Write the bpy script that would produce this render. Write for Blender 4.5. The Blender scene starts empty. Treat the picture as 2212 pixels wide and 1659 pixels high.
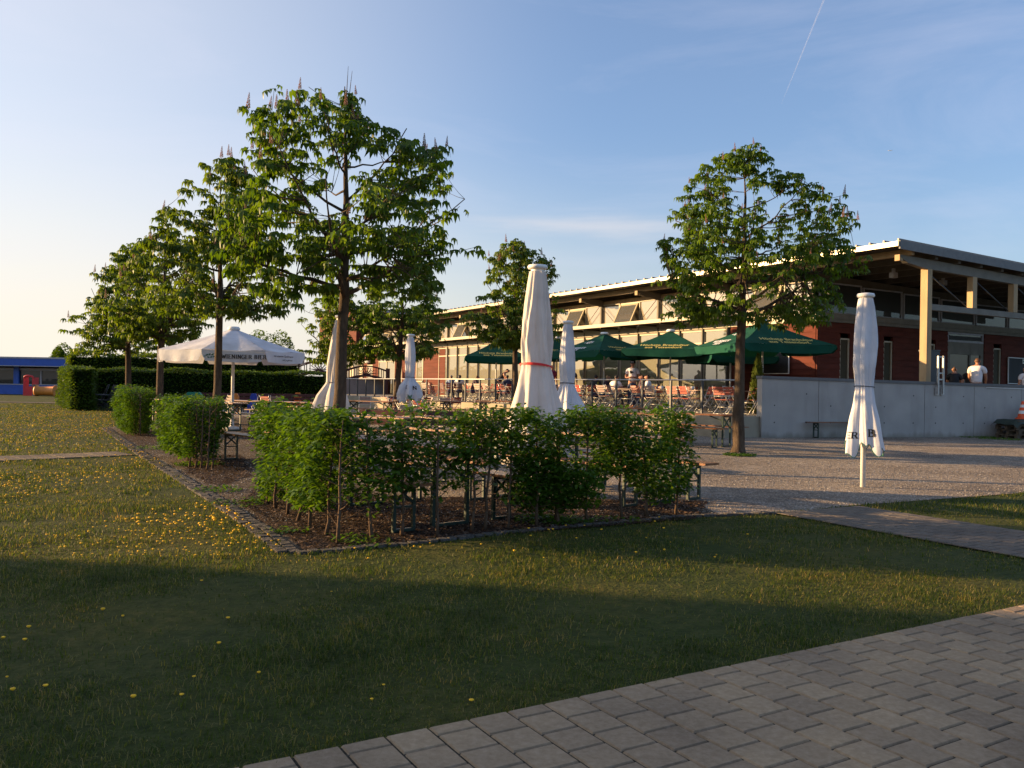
import bpy, bmesh, math, random
import numpy as np
from mathutils import Vector, Matrix
random.seed(7); RNG = np.random.default_rng(7)
S = bpy.context.scene; COL = S.collection
PI = math.pi; R = math.radians
# ---------------------------------------------------------------- camera maths (2212 px wide measuring frame)
CH, F = 1.38, 1838.0
def ray(px, py):
    a, b = px-1106, py-829.5
    u = a + .01745*b; v = -.01745*a + b - 4.6
    return u/F, v/F
def G(px, py):
    u, v = ray(px, py); Y = CH/v
    return Vector((u*Y, Y, 0))
def X(px, Y): return (px-1106)/F*Y
# ---------------------------------------------------------------- tagging
def tag(o, label=None, cat=None, group=None, kind=None):
    if label: o['label'] = label
    if cat: o['category'] = cat
    if group: o['group'] = group
    if kind: o['kind'] = kind
    return o
def empty(name, loc=(0,0,0), rz=0):
    o = bpy.data.objects.new(name, None); COL.objects.link(o)
    o.location = loc; o.rotation_euler = (0,0,rz); o.empty_display_size = .2
    return o
def obj(name, me, mat=None, parent=None):
    if mat is not None and not me.materials: me.materials.append(mat)
    o = bpy.data.objects.new(name, me); COL.objects.link(o)
    if parent: o.parent = parent
    return o
def copy_tree(root, loc=None, rz=None, label=None, group=None):
    def cp(o, par):
        c = o.copy(); COL.objects.link(c)
        if par: c.parent = par
        for ch in kids.get(o.name, []): cp(ch, c)
        return c
    kids = {}
    def walk(o):
        kids[o.name] = list(o.children)
        for c in o.children: walk(c)
    walk(root)
    c = cp(root, None)
    if loc is not None: c.location = loc
    if rz is not None: c.rotation_euler = (0,0,rz)
    if label: c['label'] = label
    if group: c['group'] = group
    return c
# ---------------------------------------------------------------- mesh builder
class MB:
    def __init__(s): s.v = []; s.f = []; s.sm = []
    def add(s, vs, fs, smooth=False):
        n = len(s.v); s.v += [tuple(v) for v in vs]
        s.f += [tuple(i+n for i in f) for f in fs]; s.sm += [smooth]*len(fs)
        return s
    def box(s, c, d, M=None, bev=0):
        x, y, z = d[0]/2, d[1]/2, d[2]/2
        vs = [Vector((i*x, j*y, k*z)) for k in (-1,1) for j in (-1,1) for i in (-1,1)]
        if M is not None: vs = [M @ v for v in vs]
        c = Vector(c); vs = [v+c for v in vs]
        return s.add(vs, [(0,2,3,1),(4,5,7,6),(0,1,5,4),(2,6,7,3),(0,4,6,2),(1,3,7,5)])
    def b2(s, a, b):
        return s.box([(a[i]+b[i])/2 for i in range(3)], [abs(b[i]-a[i]) for i in range(3)])
    def tube(s, pts, rs, n=6, cap=True):
        pts = [Vector(p) for p in pts]
        if not hasattr(rs, '__len__'): rs = [rs]*len(pts)
        vs = []; prev = None
        for i, p in enumerate(pts):
            d = (pts[min(i+1,len(pts)-1)]-pts[max(i-1,0)])
            d = d.normalized() if d.length > 1e-9 else Vector((0,0,1))
            if prev is None:
                a = d.orthogonal().normalized()
            else:
                a = (prev - d*prev.dot(d)); a = a.normalized() if a.length > 1e-6 else d.orthogonal().normalized()
            prev = a; b = d.cross(a)
            for k in range(n):
                t = 2*PI*k/n; vs.append(p + (a*math.cos(t)+b*math.sin(t))*rs[i])
        fs = [(i*n+k, i*n+(k+1)%n, (i+1)*n+(k+1)%n, (i+1)*n+k) for i in range(len(pts)-1) for k in range(n)]
        s.add(vs, fs, True)
        if cap:
            m = len(s.v)-len(vs)
            s.f += [tuple(m+k for k in range(n))[::-1], tuple(m+(len(pts)-1)*n+k for k in range(n))]; s.sm += [False]*2
        return s
    def bar(s, a, b, w, h):
        a, b = Vector(a), Vector(b); d = b-a; L = d.length; d.normalize()
        up = Vector((0,0,1)) if abs(d.z) < .95 else Vector((0,1,0))
        sd = d.cross(up).normalized(); up = sd.cross(d)
        M = Matrix((sd, d, up)).transposed()
        return s.box((a+b)/2, (w, L, h), M)
    def lathe(s, prof, n=16, c=(0,0,0), smooth=True):
        vs = [(c[0]+r*math.cos(2*PI*k/n), c[1]+r*math.sin(2*PI*k/n), c[2]+z) for r, z in prof for k in range(n)]
        fs = [(i*n+k, i*n+(k+1)%n, (i+1)*n+(k+1)%n, (i+1)*n+k) for i in range(len(prof)-1) for k in range(n)]
        return s.add(vs, fs, smooth)
    def me(s, name='m'):
        m = bpy.data.meshes.new(name); m.from_pydata(s.v, [], s.f); m.update()
        if any(s.sm): m.polygons.foreach_set('use_smooth', s.sm)
        return m
    def build(s, name, mat, parent=None): return obj(name, s.me(name), mat, parent)
def npmesh(name, V, T, mat, parent=None, smooth=False):
    me = bpy.data.meshes.new(name); V = np.asarray(V, np.float32).reshape(-1,3); T = np.asarray(T, np.int32)
    k = T.shape[1]; n = len(T)
    me.vertices.add(len(V)); me.vertices.foreach_set('co', V.ravel())
    me.loops.add(n*k); me.loops.foreach_set('vertex_index', T.ravel())
    me.polygons.add(n); me.polygons.foreach_set('loop_start', np.arange(0, n*k, k, dtype=np.int32))
    if smooth: me.polygons.foreach_set('use_smooth', np.ones(n, bool))
    me.update(calc_edges=True); me.validate()
    return obj(name, me, mat, parent)
def scatter(TV, TF, P, M):   # template verts, tris; positions N,3; matrices N,3,3 (columns = axes)
    V = np.einsum('nij,vj->nvi', M, TV) + P[:,None,:]
    T = (TF[None] + (np.arange(len(P))*len(TV))[:,None,None]).reshape(-1, TF.shape[1])
    return V.reshape(-1,3), T
def rotm(az, pitch, roll, sc):
    ca, sa = np.cos(az), np.sin(az); cp, sp = np.cos(pitch), np.sin(pitch); cr, sr = np.cos(roll), np.sin(roll)
    z = np.zeros_like(ca); o = np.ones_like(ca)
    Rz = np.stack([np.stack([ca,-sa,z],-1), np.stack([sa,ca,z],-1), np.stack([z,z,o],-1)],-2)
    Ry = np.stack([np.stack([cp,z,sp],-1), np.stack([z,o,z],-1), np.stack([-sp,z,cp],-1)],-2)
    Rx = np.stack([np.stack([o,z,z],-1), np.stack([z,cr,-sr],-1), np.stack([z,sr,cr],-1)],-2)
    return (Rz @ Ry @ Rx)*np.asarray(sc)[:,None,None]
# ---------------------------------------------------------------- materials
def nodes(name):
    m = bpy.data.materials.new(name); m.use_nodes = True
    return m, m.node_tree.nodes, m.node_tree.links, m.node_tree.nodes['Principled BSDF']
def P(name, col, rough=.6, metal=0, var=.12, scale=6, bump=0, bscale=40, spec=.5, stretch=None, detail=4):
    m, n, l, b = nodes(name)
    b.inputs['Roughness'].default_value = rough; b.inputs['Metallic'].default_value = metal
    b.inputs['Specular IOR Level'].default_value = spec
    tc = n.new('ShaderNodeTexCoord'); mp = n.new('ShaderNodeMapping'); l.new(tc.outputs['Object'], mp.inputs[0])
    if stretch: mp.inputs['Scale'].default_value = stretch
    nz = n.new('ShaderNodeTexNoise'); nz.inputs['Scale'].default_value = scale; nz.inputs['Detail'].default_value = detail
    l.new(mp.outputs[0], nz.inputs['Vector'])
    rp = n.new('ShaderNodeMapRange'); rp.inputs['To Min'].default_value = 1-var; rp.inputs['To Max'].default_value = 1+var
    rp.inputs['From Min'].default_value = .3; rp.inputs['From Max'].default_value = .7
    l.new(nz.outputs['Fac'], rp.inputs['Value'])
    mx = n.new('ShaderNodeVectorMath'); mx.operation = 'SCALE'; mx.inputs[0].default_value = col
    l.new(rp.outputs[0], mx.inputs['Scale']); l.new(mx.outputs[0], b.inputs['Base Color'])
    if bump:
        nb = n.new('ShaderNodeTexNoise'); nb.inputs['Scale'].default_value = bscale; nb.inputs['Detail'].default_value = 5
        l.new(mp.outputs[0], nb.inputs['Vector'])
        bp = n.new('ShaderNodeBump'); bp.inputs['Strength'].default_value = bump; bp.inputs['Distance'].default_value = .02
        l.new(nb.outputs['Fac'], bp.inputs['Height']); l.new(bp.outputs[0], b.inputs['Normal'])
    return m
def ramp(n, fac_sock, l, stops):
    r = n.new('ShaderNodeValToRGB'); e = r.color_ramp.elements
    while len(e) < len(stops): e.new(.5)
    for i, (p, c) in enumerate(stops): e[i].position = p; e[i].color = (*c, 1)
    l.new(fac_sock, r.inputs[0]); return r
def leafmat(name, cols, trans=.35, rough=.45, spec=.35):
    m, n, l, b = nodes(name)
    g = n.new('ShaderNodeNewGeometry'); r = ramp(n, g.outputs['Random Per Island'], l, [(i/(len(cols)-1), c) for i, c in enumerate(cols)])
    b.inputs['Roughness'].default_value = rough; b.inputs['Specular IOR Level'].default_value = spec
    l.new(r.outputs[0], b.inputs['Base Color'])
    t = n.new('ShaderNodeBsdfTranslucent'); sc = n.new('ShaderNodeVectorMath'); sc.operation = 'MULTIPLY'
    sc.inputs[1].default_value = (1.5,1.45,.5); l.new(r.outputs[0], sc.inputs[0]); l.new(sc.outputs[0], t.inputs[0])
    mx = n.new('ShaderNodeMixShader'); mx.inputs[0].default_value = trans
    l.new(b.outputs[0], mx.inputs[1]); l.new(t.outputs[0], mx.inputs[2])
    l.new(mx.outputs[0], n['Material Output'].inputs[0])
    return m
def clothmat(name, col, trans=.25):
    m = P(name, col, 0.85, var=.16, scale=2.5, bump=.35, bscale=9, spec=.15); n, l = m.node_tree.nodes, m.node_tree.links
    b = n['Principled BSDF']; t = n.new('ShaderNodeBsdfTranslucent'); t.inputs[0].default_value = (*[c*.9 for c in col],1)
    mx = n.new('ShaderNodeMixShader'); mx.inputs[0].default_value = trans
    l.new(b.outputs[0], mx.inputs[1]); l.new(t.outputs[0], mx.inputs[2]); l.new(mx.outputs[0], n['Material Output'].inputs[0])
    return m
def glassmat(name, col, fac, rough=.02, blinds=False):
    m, n, l, b = nodes(name); b.inputs['Base Color'].default_value = (*col,1); b.inputs['Roughness'].default_value = .7
    g = n.new('ShaderNodeBsdfGlossy'); g.inputs['Roughness'].default_value = rough; g.inputs[0].default_value = (.95,.95,.95,1)
    tc = n.new('ShaderNodeTexCoord'); nz = n.new('ShaderNodeTexNoise'); nz.inputs['Scale'].default_value = .9
    l.new(tc.outputs['Object'], nz.inputs['Vector'])
    bp = n.new('ShaderNodeBump'); bp.inputs['Strength'].default_value = .05; bp.inputs['Distance'].default_value = .05
    l.new(nz.outputs['Fac'], bp.inputs['Height']); l.new(bp.outputs[0], g.inputs['Normal'])
    if blinds:
        w = n.new('ShaderNodeTexWave'); w.bands_direction = 'Z'; w.inputs['Scale'].default_value = 9
        l.new(tc.outputs['Object'], w.inputs['Vector'])
        r = ramp(n, w.outputs['Fac'], l, [(0, tuple(c*.75 for c in col)), (.3, col)]); l.new(r.outputs[0], b.inputs['Base Color'])
    fr = n.new('ShaderNodeFresnel'); fr.inputs[0].default_value = 1.7
    ad = n.new('ShaderNodeMath'); ad.operation = 'ADD'; ad.use_clamp = True; ad.inputs[1].default_value = fac; l.new(fr.outputs[0], ad.inputs[0])
    mx = n.new('ShaderNodeMixShader'); l.new(ad.outputs[0], mx.inputs[0])
    l.new(b.outputs[0], mx.inputs[1]); l.new(g.outputs[0], mx.inputs[2]); l.new(mx.outputs[0], n['Material Output'].inputs[0])
    return m
M = {}
M['steel'] = P('galvanised_steel', (.45,.45,.44), .45, .6, .1, 20)
M['darksteel'] = P('dark_steel', (.055,.06,.065), .5, .3, .15, 20)
M['green_steel'] = P('green_painted_steel', (.008,.03,.022), .4, 0, .2, 20)
M['chair_metal'] = P('light_chair_metal', (.5,.5,.48), .35, .5, .1, 20)
M['bench_wood'] = P('orange_bench_wood', (.19,.080,.036), .3, 0, .25, 5, .1, 60, stretch=(1,8,1))
M['slat_red'] = P('red_slat_wood', (.30,.036,.016), .4, 0, .2, 10)
M['slat_plum'] = P('dark_plum_wood', (.085,.022,.025), .45, 0, .2, 10)
M['slat_pale'] = P('pale_pink_slat', (.30,.20,.17), .5, 0, .15, 10)
M['table_wood'] = P('brown_table_wood', (.13,.055,.035), .4, 0, .2, 10)
M['red_wall'] = P('red_cladding', (.105,.026,.016), .8, 0, .22, 1.6, .3, 30, spec=.2, stretch=(1,.35,5))
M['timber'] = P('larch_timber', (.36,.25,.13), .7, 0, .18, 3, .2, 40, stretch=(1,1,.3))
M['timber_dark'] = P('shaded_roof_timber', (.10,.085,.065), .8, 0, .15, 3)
M['timber_grey'] = P('weathered_timber', (.17,.155,.125), .75, 0, .15, 3, .2, 40)
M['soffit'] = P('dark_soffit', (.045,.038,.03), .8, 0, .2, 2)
M['frame'] = P('pale_window_frame', (.40,.35,.25), .5, 0, .06, 5)
M['alu'] = P('aluminium_trim', (.34,.30,.23), .35, .2, .05, 5)
M['roof'] = P('seamed_roof_metal', (.20,.16,.14), .5, .3, .15, 3)
M['concrete'] = P('smooth_concrete', (.37,.355,.335), .8, 0, .10, 1.3, .12, 40, detail=9)
M['concrete_cap'] = P('wall_coping', (.13,.13,.13), .7, 0, .1, 3)
M['slab'] = P('terrace_concrete', (.30,.26,.19), .85, 0, .15, 2, .15, 30)
M['glass_sky'] = glassmat('open_window_glass', (.12,.13,.15), .45)
M['glass_cream'] = glassmat('glass_before_cream_blinds', (.23,.195,.135), .10, .02, True)
M['glass_low'] = glassmat('glass_before_curtains', (.13,.125,.075), .10, .02)
M['glass_dark'] = glassmat('dark_window_glass', (.015,.017,.016), -.04)
M['glass_amber'] = glassmat('glass_with_reflection_tint', (.04,.03,.008), -.13)  # amber base colour stands in for dark trees reflected in the panes
M['black'] = P('matt_black', (.015,.015,.017), .6)
M['board'] = P('slate_blackboard', (.010,.012,.014), .7, 0, .3, 3)
M['white'] = P('white_paint', (.75,.75,.73), .5, 0, .05, 5)
M['cloth_white'] = clothmat('white_umbrella_cloth', (.68,.70,.76), .18)
M['cloth_cream'] = clothmat('cream_umbrella_cloth', (.70,.655,.61), .2)
M['cloth_green'] = clothmat('green_umbrella_cloth', (.008,.070,.045), .12)
M['strap_red'] = P('red_strap', (.75,.03,.025), .6)
M['strap_dark'] = P('dark_strap', (.05,.055,.07), .6)
M['ink'] = P('black_print', (.012,.012,.014), .7)
M['ink_green'] = P('green_print', (.01,.13,.07), .7)
M['ink_yellow'] = P('yellow_print', (.62,.50,.13), .7)
M['ink_white'] = P('white_print', (.78,.76,.78), .7)
M['blue'] = P('blue_panel', (.012,.085,.42), .5, 0, .12, 2)
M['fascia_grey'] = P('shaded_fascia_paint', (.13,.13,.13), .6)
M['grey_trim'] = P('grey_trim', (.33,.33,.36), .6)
M['play_red'] = P('red_plastic', (.50,.02,.03), .5)
M['play_orange'] = P('orange_plastic', (.62,.22,.035), .5)
M['play_teal'] = P('teal_plastic', (.01,.22,.17), .5)
M['play_blue'] = P('blue_plastic', (.01,.05,.4), .5)
M['wood_dark'] = P('dark_red_bridge_wood', (.06,.018,.016), .7)
M['bark'] = P('chestnut_bark', (.09,.066,.046), .9, 0, .35, 5, 1.0, 22, spec=.1, stretch=(3,3,1))
M['stem'] = P('hornbeam_bark', (.11,.075,.05), .9, 0, .25, 9, .6, 50, spec=.1)
M['leaf'] = leafmat('chestnut_leaf', [(.042,.088,.007),(.066,.125,.010),(.105,.17,.014),(.050,.10,.008)], .50)
M['leaf_light'] = leafmat('chestnut_leaf_light', [(.055,.095,.007),(.080,.135,.010),(.12,.17,.014),(.065,.11,.008)], .48)
M['hedge_leaf'] = leafmat('hornbeam_leaf', [(.038,.090,.008),(.060,.135,.012),(.105,.19,.018),(.045,.105,.009)], .45)
M['clipped_leaf'] = leafmat('clipped_hedge_leaf', [(.040,.080,.009),(.070,.125,.012),(.11,.175,.016)], .35)
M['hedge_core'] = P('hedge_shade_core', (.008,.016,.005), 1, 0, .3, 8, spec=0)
M['spike'] = leafmat('flower_spike', [(.26,.10,.07),(.34,.19,.14),(.30,.25,.16)], .3)
M['thuja'] = leafmat('thuja_leaf', [(.06,.09,.012),(.09,.12,.016)], .2)
M['skin'] = P('skin', (.42,.20,.12), .55, 0, .06, 20)
M['terracotta'] = P('white_pot', (.7,.68,.64), .5)
M['pallet'] = P('pallet_wood', (.10,.075,.05), .9, 0, .3, 8, .3, 40)
M['tarp'] = P('green_tarpaulin', (.02,.035,.025), .6)
M['cone_orange'] = P('cone_orange', (.80,.10,.02), .5)
M['box_green'] = P('pale_green_box', (.13,.16,.10), .6)
M['carpet'] = P('garden_soil', (.1,.07,.05), 1)

# concrete: streaks and a damp foot
_n, _l = M['concrete'].node_tree.nodes, M['concrete'].node_tree.links; _b = _n['Principled BSDF']; _s = _b.inputs['Base Color'].links[0].from_socket
_t = _n.new('ShaderNodeTexCoord'); _m = _n.new('ShaderNodeMapping'); _m.inputs['Scale'].default_value = (1.6,1.6,.35); _l.new(_t.outputs['Object'], _m.inputs[0])
_z = _n.new('ShaderNodeTexNoise'); _z.inputs['Scale'].default_value = 1.6; _z.inputs['Detail'].default_value = 7; _l.new(_m.outputs[0], _z.inputs['Vector'])
_r = ramp(_n, _z.outputs['Fac'], _l, [(.32,(.72,.72,.70)),(.5,(1,1,1)),(.75,(1.08,1.07,1.05))])
_x = _n.new('ShaderNodeMixRGB'); _x.blend_type = 'MULTIPLY'; _x.inputs[0].default_value = .45; _l.new(_s, _x.inputs[1]); _l.new(_r.outputs[0], _x.inputs[2])
_sz = _n.new('ShaderNodeSeparateXYZ'); _l.new(_t.outputs['Object'], _sz.inputs[0]); _ad = _n.new('ShaderNodeMath'); _ad.operation = 'MULTIPLY_ADD'; _ad.inputs[1].default_value = .5; _l.new(_z.outputs['Fac'], _ad.inputs[0]); _l.new(_sz.outputs[2], _ad.inputs[2])
_r2 = ramp(_n, _ad.outputs[0], _l, [(.28,(.62,.60,.52)),(.42,(1,1,1))]); _y = _n.new('ShaderNodeMixRGB'); _y.blend_type = 'MULTIPLY'; _y.inputs[0].default_value = .8; _l.new(_x.outputs[0], _y.inputs[1]); _l.new(_r2.outputs[0], _y.inputs[2]); _l.new(_y.outputs[0], _b.inputs['Base Color'])
# ================================================================= camera, sky, sun
cam = bpy.data.cameras.new('camera'); camo = bpy.data.objects.new('camera', cam); COL.objects.link(camo)
cam.sensor_width = 36; cam.lens = 36*F/2212; cam.clip_start = .05; cam.clip_end = 20000
camo.matrix_world = Matrix.Translation((0,0,CH)) @ Matrix.Rotation(R(90+.143),4,'X') @ Matrix.Rotation(R(1.0),4,'Z')
S.camera = camo
SUN_AZ, SUN_EL = -80, 10.5
sd = Vector((math.sin(R(SUN_AZ))*math.cos(R(SUN_EL)), math.cos(R(SUN_AZ))*math.cos(R(SUN_EL)), math.sin(R(SUN_EL))))
sl = bpy.data.lights.new('sun', 'SUN'); sl.energy = 4.8; sl.angle = R(.5); sl.color = (1,.64,.30)
so = bpy.data.objects.new('sun', sl); COL.objects.link(so); so.rotation_euler = sd.to_track_quat('Z','Y').to_euler()
W = bpy.data.worlds.new('World'); S.world = W; W.use_nodes = True
n, l = W.node_tree.nodes, W.node_tree.links; bg = n['Background']; bg.inputs[1].default_value = .105
sky = n.new('ShaderNodeTexSky'); sky.sky_type = 'NISHITA'; sky.sun_disc = False
sky.sun_elevation = R(SUN_EL); sky.sun_rotation = R(SUN_AZ); sky.air_density = 1.0; sky.dust_density = 3.4; sky.ozone_density = 3.6; sky.altitude = 500
# thin cirrus: high cloud mixed into the sky by direction
tc = n.new('ShaderNodeTexCoord'); mp = n.new('ShaderNodeMapping'); mp.inputs['Scale'].default_value = (1.2,1.6,5.5); mp.inputs['Rotation'].default_value = (.1,.25,.4)
l.new(tc.outputs['Generated'], mp.inputs[0])
nz = n.new('ShaderNodeTexNoise'); nz.inputs['Scale'].default_value = 1.7; nz.inputs['Detail'].default_value = 7; nz.inputs['Roughness'].default_value = .62; nz.inputs['Distortion'].default_value = .5
l.new(mp.outputs[0], nz.inputs['Vector'])
mr = n.new('ShaderNodeMapRange'); mr.inputs['From Min'].default_value = .46; mr.inputs['From Max'].default_value = .85; mr.inputs['To Min'].default_value = .10; mr.inputs['To Max'].default_value = .34; mr.clamp = True
l.new(nz.outputs['Fac'], mr.inputs['Value'])
mxc = n.new('ShaderNodeMixRGB'); mxc.inputs[2].default_value = (3.2,3.1,3.6,1)
# pale evening haze low over the horizon
sx = n.new('ShaderNodeSeparateXYZ'); l.new(tc.outputs['Generated'], sx.inputs[0])
mh = n.new('ShaderNodeMapRange'); mh.interpolation_type = 'SMOOTHSTEP'; mh.inputs['From Min'].default_value = -.02; mh.inputs['From Max'].default_value = .30; mh.inputs['To Min'].default_value = .92; mh.inputs['To Max'].default_value = 0; l.new(sx.outputs[2], mh.inputs['Value'])
mxh = n.new('ShaderNodeMixRGB'); mxh.inputs[2].default_value = (3.9,3.5,2.85,1)
sdot = n.new('ShaderNodeVectorMath'); sdot.operation = 'DOT_PRODUCT'; sdot.inputs[1].default_value = (sd.x, sd.y, 0); l.new(tc.outputs['Generated'], sdot.inputs[0])
w1 = n.new('ShaderNodeMapRange'); w1.inputs['From Min'].default_value = -.25; w1.inputs['From Max'].default_value = .60; w1.inputs['To Min'].default_value = .18; w1.inputs['To Max'].default_value = 1; l.new(sdot.outputs['Value'], w1.inputs['Value'])
w2 = n.new('ShaderNodeMapRange'); w2.interpolation_type = 'SMOOTHSTEP'; w2.inputs['From Min'].default_value = .05; w2.inputs['From Max'].default_value = .66; w2.inputs['To Min'].default_value = 0; w2.inputs['To Max'].default_value = .55; l.new(sdot.outputs['Value'], w2.inputs['Value'])
mv = n.new('ShaderNodeMixRGB'); mv.inputs[2].default_value = (3.25,3.15,3.05,1); l.new(w2.outputs[0], mv.inputs[0]); l.new(sky.outputs[0], mv.inputs[1])
mm_ = n.new('ShaderNodeMath'); mm_.operation = 'MULTIPLY'; l.new(mh.outputs[0], mm_.inputs[0]); l.new(w1.outputs[0], mm_.inputs[1]); l.new(mm_.outputs[0], mxh.inputs[0]); l.new(mv.outputs[0], mxh.inputs[1])
l.new(mr.outputs[0], mxc.inputs[0]); l.new(mxh.outputs[0], mxc.inputs[1])
# one small wispy cloud bank low over the hall
def _vm(op, a_, b_):
    q_ = n.new('ShaderNodeVectorMath'); q_.operation = op
    for i_, s_ in enumerate((a_, b_)):
        if isinstance(s_, tuple): q_.inputs[i_].default_value = s_
        else: l.new(s_, q_.inputs[i_])
    return q_
_u, _v = ray(1310, 492); _d = Vector((_u,1,-_v)).normalized()
_dd = _vm('SUBTRACT', tc.outputs['Generated'], _d[:]); _ds = _vm('MULTIPLY', _dd.outputs[0], (4.6,4.6,40)); _ln = n.new('ShaderNodeVectorMath'); _ln.operation = 'LENGTH'; l.new(_ds.outputs[0], _ln.inputs[0])
_nz = n.new('ShaderNodeTexNoise'); _nz.inputs['Scale'].default_value = 1.6; _nz.inputs['Detail'].default_value = 6; l.new(_ds.outputs[0], _nz.inputs['Vector'])
_ma = n.new('ShaderNodeMath'); _ma.operation = 'MULTIPLY_ADD'; _ma.inputs[1].default_value = 1.3; l.new(_nz.outputs['Fac'], _ma.inputs[0]); l.new(_ln.outputs['Value'], _ma.inputs[2])
_mr = n.new('ShaderNodeMapRange'); _mr.interpolation_type = 'SMOOTHSTEP'; _mr.inputs['From Min'].default_value = .6; _mr.inputs['From Max'].default_value = 1.5; _mr.inputs['To Min'].default_value = .36; _mr.inputs['To Max'].default_value = 0; l.new(_ma.outputs[0], _mr.inputs['Value'])
_mc = n.new('ShaderNodeMixRGB'); _mc.inputs[2].default_value = (3.6,3.2,3.0,1); l.new(_mr.outputs[0], _mc.inputs[0]); l.new(mxc.outputs[0], _mc.inputs[1]); l.new(_mc.outputs[0], bg.inputs[0])
S.view_settings.view_transform = 'Standard'; S.view_settings.look = 'None'; S.view_settings.gamma = 1; S.view_settings.exposure = 1.42
S.cycles.max_bounces = 6; S.cycles.transparent_max_bounces = 6; S.cycles.use_denoising = True
S.cycles.sample_clamp_indirect = 6
# ================================================================= ground
K0 = G(640,1197); 
edge_r = [G(1100,1150), G(1480,1115), G(1700,1108), G(1850,1092), G(2148,1070), Vector((15,16.2,0)), Vector((40,30,0))]
edge_l = [G(450,1070), G(330,990), G(300,975), G(230,925), Vector((-13.2,34,0)), Vector((-14,38,0))]
def poly_obj(name, pts, z, mat, kind='structure', h=0):
    me = bpy.data.meshes.new(name); bm = bmesh.new()
    vs = [bm.verts.new((p[0],p[1],z)) for p in pts]; f = bm.faces.new(vs); f.normal_update()
    if f.normal.z < 0: f.normal_flip()
    bmesh.ops.triangulate(bm, faces=bm.faces[:]); bm.to_mesh(me); bm.free()
    return tag(obj(name, me, mat), kind=kind)
def ground_mat(name, stops, sc, bump, bsc, vor=None, rough=.95, stops2=None, sc2=.3):
    m, n, l, b = nodes(name); b.inputs['Roughness'].default_value = rough; b.inputs['Specular IOR Level'].default_value = .15
    tc = n.new('ShaderNodeTexCoord')
    a = n.new('ShaderNodeTexNoise'); a.inputs['Scale'].default_value = sc; a.inputs['Detail'].default_value = 8; a.inputs['Roughness'].default_value = .7
    l.new(tc.outputs['Object'], a.inputs['Vector']); r = ramp(n, a.outputs['Fac'], l, stops)
    c = n.new('ShaderNodeTexNoise'); c.inputs['Scale'].default_value = sc2; c.inputs['Detail'].default_value = 5; l.new(tc.outputs['Object'], c.inputs['Vector'])
    r2 = ramp(n, c.outputs['Fac'], l, stops2 or [(.35,(.75,.75,.75)),(.65,(1.2,1.2,1.2))])
    mx = n.new('ShaderNodeMixRGB'); mx.blend_type = 'MULTIPLY'; mx.inputs[0].default_value = 1
    l.new(r.outputs[0], mx.inputs[1]); l.new(r2.outputs[0], mx.inputs[2]); last = mx.outputs[0]
    h = a.outputs['Fac']
    if vor:
        v = n.new('ShaderNodeTexVoronoi'); v.inputs['Scale'].default_value = vor; l.new(tc.outputs['Object'], v.inputs['Vector'])
        hsv = n.new('ShaderNodeMixRGB'); hsv.blend_type = 'MULTIPLY'; hsv.inputs[0].default_value = .85; l.new(last, hsv.inputs[1])
        rr = ramp(n, v.outputs['Color'], l, [(.15,(.45,.45,.47)),(.5,(1,.98,.95)),(.85,(1.75,1.68,1.6))]); l.new(rr.outputs[0], hsv.inputs[2]); last = hsv.outputs[0]
        h = v.outputs['Distance']
    l.new(last, b.inputs['Base Color'])
    nb = n.new('ShaderNodeTexNoise'); nb.inputs['Scale'].default_value = bsc; nb.inputs['Detail'].default_value = 6; l.new(tc.outputs['Object'], nb.inputs['Vector'])
    ad = n.new('ShaderNodeMath'); ad.operation = 'ADD'; l.new(h, ad.inputs[0]); l.new(nb.outputs['Fac'], ad.inputs[1])
    bp = n.new('ShaderNodeBump'); bp.inputs['Strength'].default_value = bump; bp.inputs['Distance'].default_value = .03
    l.new(ad.outputs[0], bp.inputs['Height']); l.new(bp.outputs[0], b.inputs['Normal'])
    return m
M['lawn'] = ground_mat('lawn_soil', [(.3,(.026,.034,.008)),(.5,(.046,.058,.013)),(.7,(.08,.078,.022))], 9, .9, 30, stops2=[(.35,(.7,.85,.7)),(.5,(1,1,1)),(.68,(1.6,1.25,1.0))], sc2=.5)
M['gravel'] = ground_mat('gravel', [(.3,(.22,.185,.15)),(.5,(.30,.265,.225)),(.7,(.38,.345,.30))], 5, 1.0, 45, vor=55, stops2=[(.35,(.72,.70,.68)),(.6,(1.1,1.08,1.05))], sc2=.45)
M['mulch'] = ground_mat('bark_mulch', [(.3,(.018,.011,.008)),(.5,(.04,.024,.016)),(.7,(.09,.055,.04))], 25, 1.0, 60, vor=40)
M['paver'] = ground_mat('concrete_paver', [(.3,(.27,.20,.13)),(.5,(.33,.25,.165)),(.7,(.40,.31,.22))], 30, .5, 260, rough=.85, stops2=[(.3,(.72,.72,.74)),(.5,(1,1,1)),(.68,(1.22,1.19,1.12))], sc2=1.1)
# random tone per block
_n, _l = M['paver'].node_tree.nodes, M['paver'].node_tree.links
_b = _n['Principled BSDF']; _src = _b.inputs['Base Color'].links[0].from_socket
_g = _n.new('ShaderNodeNewGeometry'); _r = ramp(_n, _g.outputs['Random Per Island'], _l, [(0,(.86,.85,.86)),(1,(1.12,1.10,1.07))])
_m = _n.new('ShaderNodeMixRGB'); _m.blend_type = 'MULTIPLY'; _m.inputs[0].default_value = 1
_l.new(_src, _m.inputs[1]); _l.new(_r.outputs[0], _m.inputs[2]); _l.new(_m.outputs[0], _b.inputs['Base Color'])
M['dark_paver'] = ground_mat('darkened_paver', [(.3,(.12,.10,.082)),(.5,(.155,.132,.108)),(.7,(.20,.175,.145))], 30, .5, 260, rough=.85, stops2=[(.3,(.72,.72,.74)),(.5,(1,1,1)),(.68,(1.22,1.19,1.12))], sc2=1.1)  # darker paver copy; on the side path the colour stands in for shade
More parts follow.
